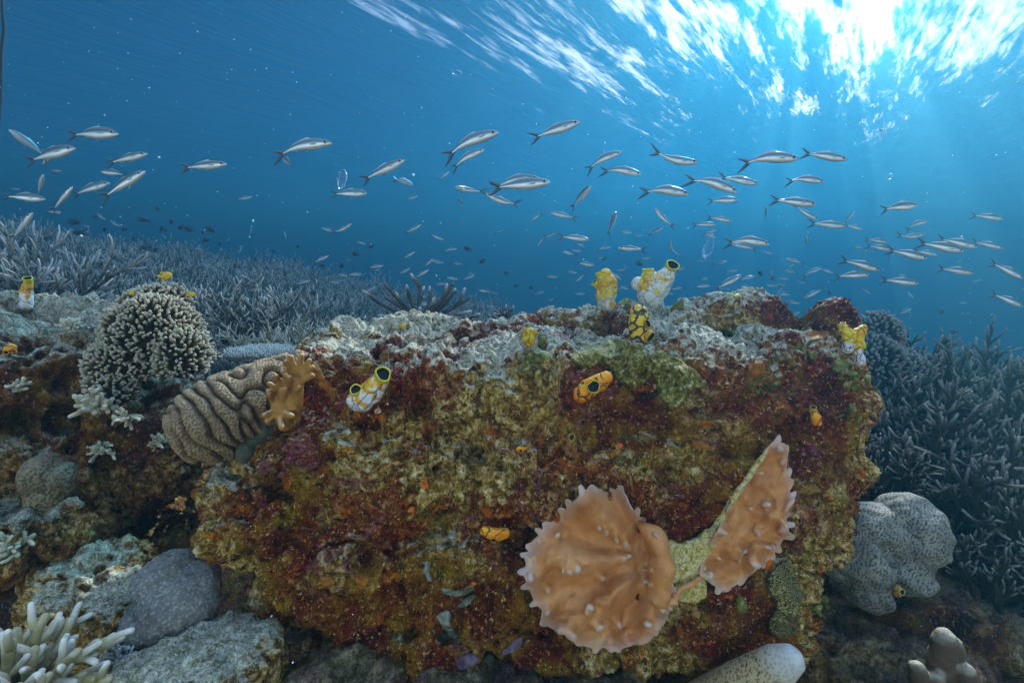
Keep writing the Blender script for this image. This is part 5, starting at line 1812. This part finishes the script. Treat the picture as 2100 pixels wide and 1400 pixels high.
# nose x, y, tail-fork x, y in photo pixels; shape; turn towards or away from the camera in degrees
FISH = [
 (-22,246,14,207,'s',20),(243,274,137,272,'d',0),(154,303,50,328,'d',0),(51,279,74,314,'d',55),(121,325,66,334,'d',30),(302,315,216,334,'s',0),(207,351,262,357,'d',0),
 (297,351,203,407,'s',0),(214,370,155,402,'d',20),(155,385,97,433,'s',10),(105,364,60,398,'d',30),(84,405,12,402,'d',15),(79,439,8,491,'s',15),(127,350,100,349,'d',0),(126,435,91,433,'s',0),(43,388,16,386,'s',0),
 (217,451,193,434,'v',0),(246,464,219,450,'v',0),(186,465,166,462,'s',0),
 (465,336,368,343,'s',0),(680,291,557,305,'a',0),(572,316,607,346,'d',30),(517,403,482,410,'s',0),(512,460,515,486,'s',30),(468,487,465,498,'s',40),(490,503,492,524,'d',40),(587,477,585,495,'d',40),(674,524,640,539,'s',0),(634,574,602,583,'s',0),(707,574,686,578,'s',0),
 (721,459,683,482,'v',0),(660,467,690,477,'s',0),(750,394,679,397,'d',10),(829,328,738,370,'s',0),(842,371,810,372,'d',55),(923,354,895,368,'s',20),(856,400,832,412,'s',20),(937,392,974,388,'c',55),(936,406,951,421,'d',60),(863,461,828,479,'s',0),(944,452,954,464,'d',60),
 (851,516,825,531,'s',0),(886,529,869,549,'d',20),(910,537,888,539,'d',20),(879,553,848,571,'s',0),(787,544,752,549,'s',0),(743,562,710,563,'s',0),(636,574,602,584,'s',0),(697,580,670,576,'s',0),(771,588,743,600,'s',0),(939,573,910,567,'s',0),(973,564,945,575,'s',0),(914,581,889,584,'s',0),
 (1022,269,902,308,'a',0),(992,306,920,338,'a',0),(1189,250,1084,283,'s',0),(1274,311,1196,340,'a',0),(1316,357,1232,339,'a',0),(1106,364,1004,372,'a',0),(1128,373,1002,383,'s',0),(996,398,1065,428,'v',0),(1207,390,1173,420,'d',50),(1086,452,1113,438,'s',20),(1129,436,1185,448,'s',0),(1208,491,1143,483,'s',0),
 (1266,431,1243,486,'d',20),(1343,428,1380,471,'v',0),(1355,470,1331,479,'d',45),(1268,508,1327,511,'s',0),(1369,497,1380,525,'c',50),(1102,504,1118,483,'s',30),(1192,515,1166,513,'s',0),(1217,545,1183,536,'d',20),(1183,560,1161,555,'s',0),(1266,553,1287,553,'s',20),(1286,552,1277,540,'d',40),(1144,568,1116,566,'s',0),(1006,598,975,594,'s',0),(1020,602,1003,598,'s',0),(1180,602,1205,603,'s',0),(1000,626,1021,632,'s',0),(1125,616,1140,612,'s',0),(1276,573,1248,556,'s',0),(1290,593,1265,586,'s',0),(1382,602,1365,602,'d',20),
 (1431,335,1331,320,'v',0),(1513,393,1408,353,'a',0),(1555,377,1472,360,'s',0),(1413,397,1312,380,'a',0),(1511,411,1452,409,'d',10),(1502,453,1449,444,'s',0),(1469,460,1419,460,'s',0),(1578,499,1486,485,'a',0),(1501,500,1555,511,'s',0),(1563,430,1578,444,'d',60),(1460,536,1454,528,'d',50),(1454,570,1432,575,'d',20),(1456,586,1423,588,'s',0),(1520,564,1463,594,'s',0),(1548,566,1512,574,'s',0),(1458,608,1471,625,'s',20),(1484,604,1480,624,'s',20),
 (1637,324,1513,320,'a',0),(1736,327,1642,311,'s',0),(1690,372,1611,361,'a',0),(1673,419,1578,407,'s',0),(1677,451,1624,422,'v',0),(1736,464,1656,456,'s',0),(1770,470,1732,460,'d',0),(1747,436,1735,457,'d',30),(1882,420,1804,427,'d',0),(1904,452,1854,465,'a',0),(2058,449,1989,439,'s',0),(1896,481,1838,489,'v',0),(1821,497,1772,489,'s',0),(1828,512,1775,502,'s',0),(1901,530,1817,509,'s',0),(1923,523,1872,512,'s',0),(1976,515,1878,494,'s',0),(2005,507,1920,486,'s',0),(2057,509,1991,493,'s',0),(1997,560,1921,548,'s',0),(2098,571,2029,535,'s',0),(2097,628,2031,599,'s',0),(2118,597,2088,591,'s',0),(1804,554,1721,529,'s',0),(1686,549,1642,563,'a',0),(1709,560,1680,550,'s',0),(1782,562,1709,566,'s',0),(1883,581,1804,571,'s',0),(1612,530,1650,540,'s',0),(1614,553,1633,561,'d',40),(1645,483,1663,505,'d',40),(1771,514,1770,531,'d',40),(1826,520,1820,542,'s',20),(1649,610,1691,590,'s',0),(1604,590,1589,606,'s',0),(1641,621,1614,620,'s',0),(1622,647,1647,637,'s',0),(1772,590,1783,605,'c',30),(1874,612,1857,594,'s',0),(1984,620,1962,622,'s',0),(1860,565,1838,563,'s',0),
]
DARKS = [(165,478),(215,470),(256,470),(290,450),(305,452),(322,428),(330,470),(340,472),(372,465),(390,470),(415,478),(300,508),(320,512),(360,510),(300,560),(226,543),(380,520),(150,455),(195,445),(420,492),(450,500),(40,492),(60,486),(88,490),(480,545),(488,552),(640,600),(540,605),(560,515),(430,470),(350,455),(275,490),(520,530),(610,505),(730,520),(760,505),(700,545),(800,590),(660,545),(1040,560),(1090,590),(1060,585),(1240,530),(1310,540),(960,510),(990,535),(1700,600),(1740,615),(1930,640),(1560,560),(1585,570)]

def orient(o, hx, hy, tx, ty, L, yaw, dmax=7.0, dmin=.7):
    px = math.hypot(hx - tx, hy - ty)
    ca = math.cos(R(yaw))
    d = min(max(L * ca * F / px, dmin), dmax)
    c = W((hx + tx) / 2, (hy + ty) / 2, d)
    a, b = W(hx, hy, d), W(tx, ty, d)
    x = (a - b) / np.linalg.norm(a - b)
    x = x * ca + AF * math.sin(R(yaw)) * (-1 if (int(hx) % 2) else 1)
    x /= np.linalg.norm(x)
    up = AU - x * (AU @ x)
    if np.linalg.norm(up) < .35:
        up = AX * (-1 if hy > ty else 1) * .8 + AU * .2
        up = up - x * (up @ x)
    up /= np.linalg.norm(up)
    y = np.cross(up, x)
    M = Matrix(((x[0], y[0], up[0], c[0]), (x[1], y[1], up[1], c[1]), (x[2], y[2], up[2], c[2]), (0, 0, 0, 1)))
    size = px * d / F / ca
    o.matrix_world = M @ Matrix.Scale(size, 4)
    return d

ZONES = [(140, "over the outer slope"), (330, "over the bushy round coral"), (640, "between the bushy coral and the boulder"), (890, "above the crest staghorn"), (1130, "above the crest staghorn's tips"),
         (1300, "above the shorter white squirt"), (1420, "above the tall white squirt"), (1560, "above the lemon squirt"), (1700, "above the boulder's end knob"), (1800, "above the ribbon squirt"), (3000, "above the dark staghorn thicket")]
ORD = ["", "second ", "third ", "fourth ", "fifth ", "sixth ", "seventh ", "eighth ", "ninth ", "tenth "]

def build_fish():
    kit = build_fish_kit()
    rows = []
    for i, (hx, hy, tx, ty, sh, yaw) in enumerate(FISH):
        px = math.hypot(hx - tx, hy - ty) / math.cos(R(yaw))
        size = "large" if px > 82 else "mid sized" if px > 52 else "small"
        an = math.degrees(math.atan2(ty - hy, abs(hx - tx) + 1e-6))
        if yaw >= 40:
            way = "turned half away"
        elif an > 48:
            way = "pointing steeply up"
        elif an < -48:
            way = "pointing steeply down"
        else:
            way = ("angled up" if an > 14 else "angled down" if an < -9 else "level")
        way += (", facing right" if hx > tx else ", facing left") if abs(hx - tx) > 12 else ""
        cx, cy_ = (hx + tx) / 2, (hy + ty) / 2
        zone = next(z for lim, z in ZONES if cx < lim)
        rows.append((zone, size, way, cy_, i))
    labels = {}
    from collections import defaultdict
    gr = defaultdict(list)
    for z, s, w, cy_, i in rows:
        gr[(z, s, w)].append((cy_, i))
    for (z, s, w), L in gr.items():
        L.sort()
        for r, (_, i) in enumerate(L):
            pre = "" if len(L) == 1 else (ORD[r] + "highest ")
            labels[i] = (pre + s + " silver fish " + z + ", " + w)
    for i, (hx, hy, tx, ty, sh, yaw) in enumerate(FISH):
        me, eye, em = kit[sh]
        o = bpy.data.objects.new("silver_fish", me)
        COL.objects.link(o)
        orient(o, hx, hy, tx, ty, .125 + .012 * math.sin(i * 7.3), yaw)
        tag(o, labels[i], "fish", "silver fish schooling over the reef")
        px = math.hypot(hx - tx, hy - ty)
        if px > 44:
            for sg in (1, -1):
                e = bpy.data.objects.new("eye", em)
                COL.objects.link(e)
                e.parent = o
                e.location = (eye[0][0], eye[0][1] + sg * (eye[1] - .001), eye[0][2])
    # faint small members of the school farther out
    rng = np.random.default_rng(91)
    for i in range(64):
        px, py = (rng.uniform(620, 1500), rng.uniform(470, 640)) if i < 38 else (rng.uniform(1480, 2080), rng.uniform(500, 670))
        me, eye, em = kit['savdc'[i % 5]]
        o = bpy.data.objects.new("silver_fish", me)
        COL.objects.link(o)
        ln, an, sg = rng.uniform(15, 30), rng.normal(-.08, .35), (1 if rng.random() < .72 else -1)
        orient(o, px + sg * math.cos(an) * ln / 2, py + math.sin(an) * ln / 2, px - sg * math.cos(an) * ln / 2, py - math.sin(an) * ln / 2, .12, rng.uniform(0, 35), 6.5)
        tag(o, "faint small silver fish far off in the blue water behind the school", "fish", "faint silver fish far behind the school")
    # dim fish far off
    dm = damsel_mesh("dark_fish")
    mk = NT("dusky_fish")
    dm.materials.append(mk.finish((.03, .032, .036), .6))
    rng = np.random.default_rng(14)
    for i, (px, py) in enumerate(DARKS):
        o = bpy.data.objects.new("dark_fish", dm)
        COL.objects.link(o)
        ln = rng.uniform(11, 20)
        an = rng.uniform(-.4, .4)
        sg = 1 if rng.random() < .6 else -1
        orient(o, px + sg * math.cos(an) * ln / 2, py + math.sin(an) * ln / 2, px - sg * math.cos(an) * ln / 2, py - math.sin(an) * ln / 2, .085, rng.uniform(0, 45), 6.5)
        tag(o, "tiny dark fish hovering dimly in the hazy water above the reef", "fish", "tiny dark fish in the distance")
    dk = mk.m
    for (hx, hy, tx, ty, lab, dist) in [(1966, 681, 1946, 682, "dark oval damselfish above the dark staghorn thicket", .085), (470, 668, 448, 669, "brownish oval damselfish before the open staghorn behind the bushy coral", .06)]:
        o = bpy.data.objects.new("damselfish", dm)
        COL.objects.link(o)
        orient(o, hx, hy, tx, ty, dist, 10, 2.6)
        tag(o, lab, "fish")
    ym = damsel_mesh("yellow_damselfish")
    my = NT("yellow_damsel")
    ym.materials.append(my.finish((.62, .38, .008), .5, None, .3))
    ey = eye_mesh("eye", .035)
    ey.materials.append(kit['eye'])
    for (hx, hy, tx, ty, lab) in [(352, 563, 322, 570, "largest yellow damselfish, right on top of the bushy round coral"), (400, 603, 381, 604, "small yellow damselfish at the bushy round coral's upper right side"),
                                  (264, 602, 280, 598, "small yellow damselfish half hidden at the bushy round coral's upper left side"), (832, 664, 818, 672, "tiny ochre damselfish resting on the boulder's silted crest")]:
        o = bpy.data.objects.new("yellow_damselfish", ym)
        COL.objects.link(o)
        px = math.hypot(hx - tx, hy - ty)
        orient(o, hx, hy, tx, ty, px / F * 1.08, 10, 3, .7)
        tag(o, lab, "fish", "yellow damselfish around the corals")
        if px > 18:
            for sg in (1, -1):
                e = bpy.data.objects.new("eye", ey)
                COL.objects.link(e)
                e.parent = o
                e.location = (.40, sg * .055, .03)
    # glassy drifting salps
    ms = NT("glassy_jelly")
    fr = ms.n("LayerWeight", {"Blend": .35}).outputs["Facing"]
    tr = ms.n("BsdfTransparent", {"Color": (.93, .96, 1)})
    gl = ms.n("BsdfPrincipled", {"Base Color": (.75, .85, .95), "Roughness": .15})
    mx = ms.n("MixShader", {0: ms.math('MULTIPLY', ms.math('MULTIPLY', fr, ms.step(ms.noise(70, 3), .35, .65)), .8), 1: tr.outputs[0], 2: gl.outputs[0]})
    ms.t.links.new(mx.outputs[0], ms.out.inputs[0])
    for (px, py, rx, ry, lab) in [(1454, 508, 9, 24, "glassy transparent salp drifting above the lemon squirt"), (702, 368, 9, 18, "glassy transparent salp drifting above a mid sized fish"), (1650, 206, 7, 11, "glassy little salp just under the sunlit surface"),
                                  (937, 150, 11, 5, "thin glassy salp high in the blue water"), (1825, 362, 4, 6, "tiny glassy salp in the bright water under the sun")]:
        v, t = ico(4)
        k = 1.2 / F
        V = v * [rx * k, rx * k, ry * k]
        V = V * (1 + .45 * fbm(v * 2.2, 3, px)[:, None])
        o = ob("salp", mesh_from("salp", V, None, t), ms.m, None, W(px, py, 1.2))
        o.rotation_euler = (0, .25, 0)
        tag(o, lab, "salp", "glassy salps adrift")
    # mooring line at the picture's edge
    g = Geo()
    tube(g, [W(4, -40, 2.0), W(5, 20, 2.0), W(8, 60, 2.0), W(3, 110, 2.0), W(1, 200, 2.0), W(-6, 300, 2.0)], [.006] * 6, 8)
    mr = NT("dark_rope")
    o = ob("rope", g.mesh("rope"), mr.finish((.02, .03, .04), .8))
    tag(o, "thin dark rope hanging down at the upper corner", "rope")
    # drifting specks
    g = Geo()
    v, t = ico(1)
    rng = np.random.default_rng(77)
    for i in range(900):
        d = rng.uniform(.5, 2.8)
        px, py = rng.uniform(0, 2100), rng.uniform(0, 680) if rng.random() < .8 else rng.uniform(0, 1400)
        p = W(px, py, d)
        if p[2] > SURF_Z - .1:
            continue
        g.add(v * (rng.uniform(.00045, .0011) * (1 + 1.6 * (rng.random() < .06))) * rng.uniform(.6, 1.3, 3) + p, None, t)
    msn = NT("drifting_specks")
    o = ob("drifting_specks", g.mesh("drifting_specks"), msn.finish((.7, .75, .78), .7))
    tag(o, "pale specks of plankton drifting in the water", "plankton", kind="stuff")
build_water()
build_seabed(mat_rock("seabed_rubble", 3.0, silt=0.3, pale=-0.1, red=0.4, val=0.9))  # darkened like the corner rock: shadow put into its colour
ROCKS = build_rocks()
BV = bvh_of(ROCKS['main'].data)
BVL = bvh_of(ROCKS['left'].data)
build_left_corals()
build_right_corals()
build_crest_staghorn(BV)
build_squirts(BV)
build_leather(BV)
build_crusts(BV)
build_algae(BV)
build_fish()
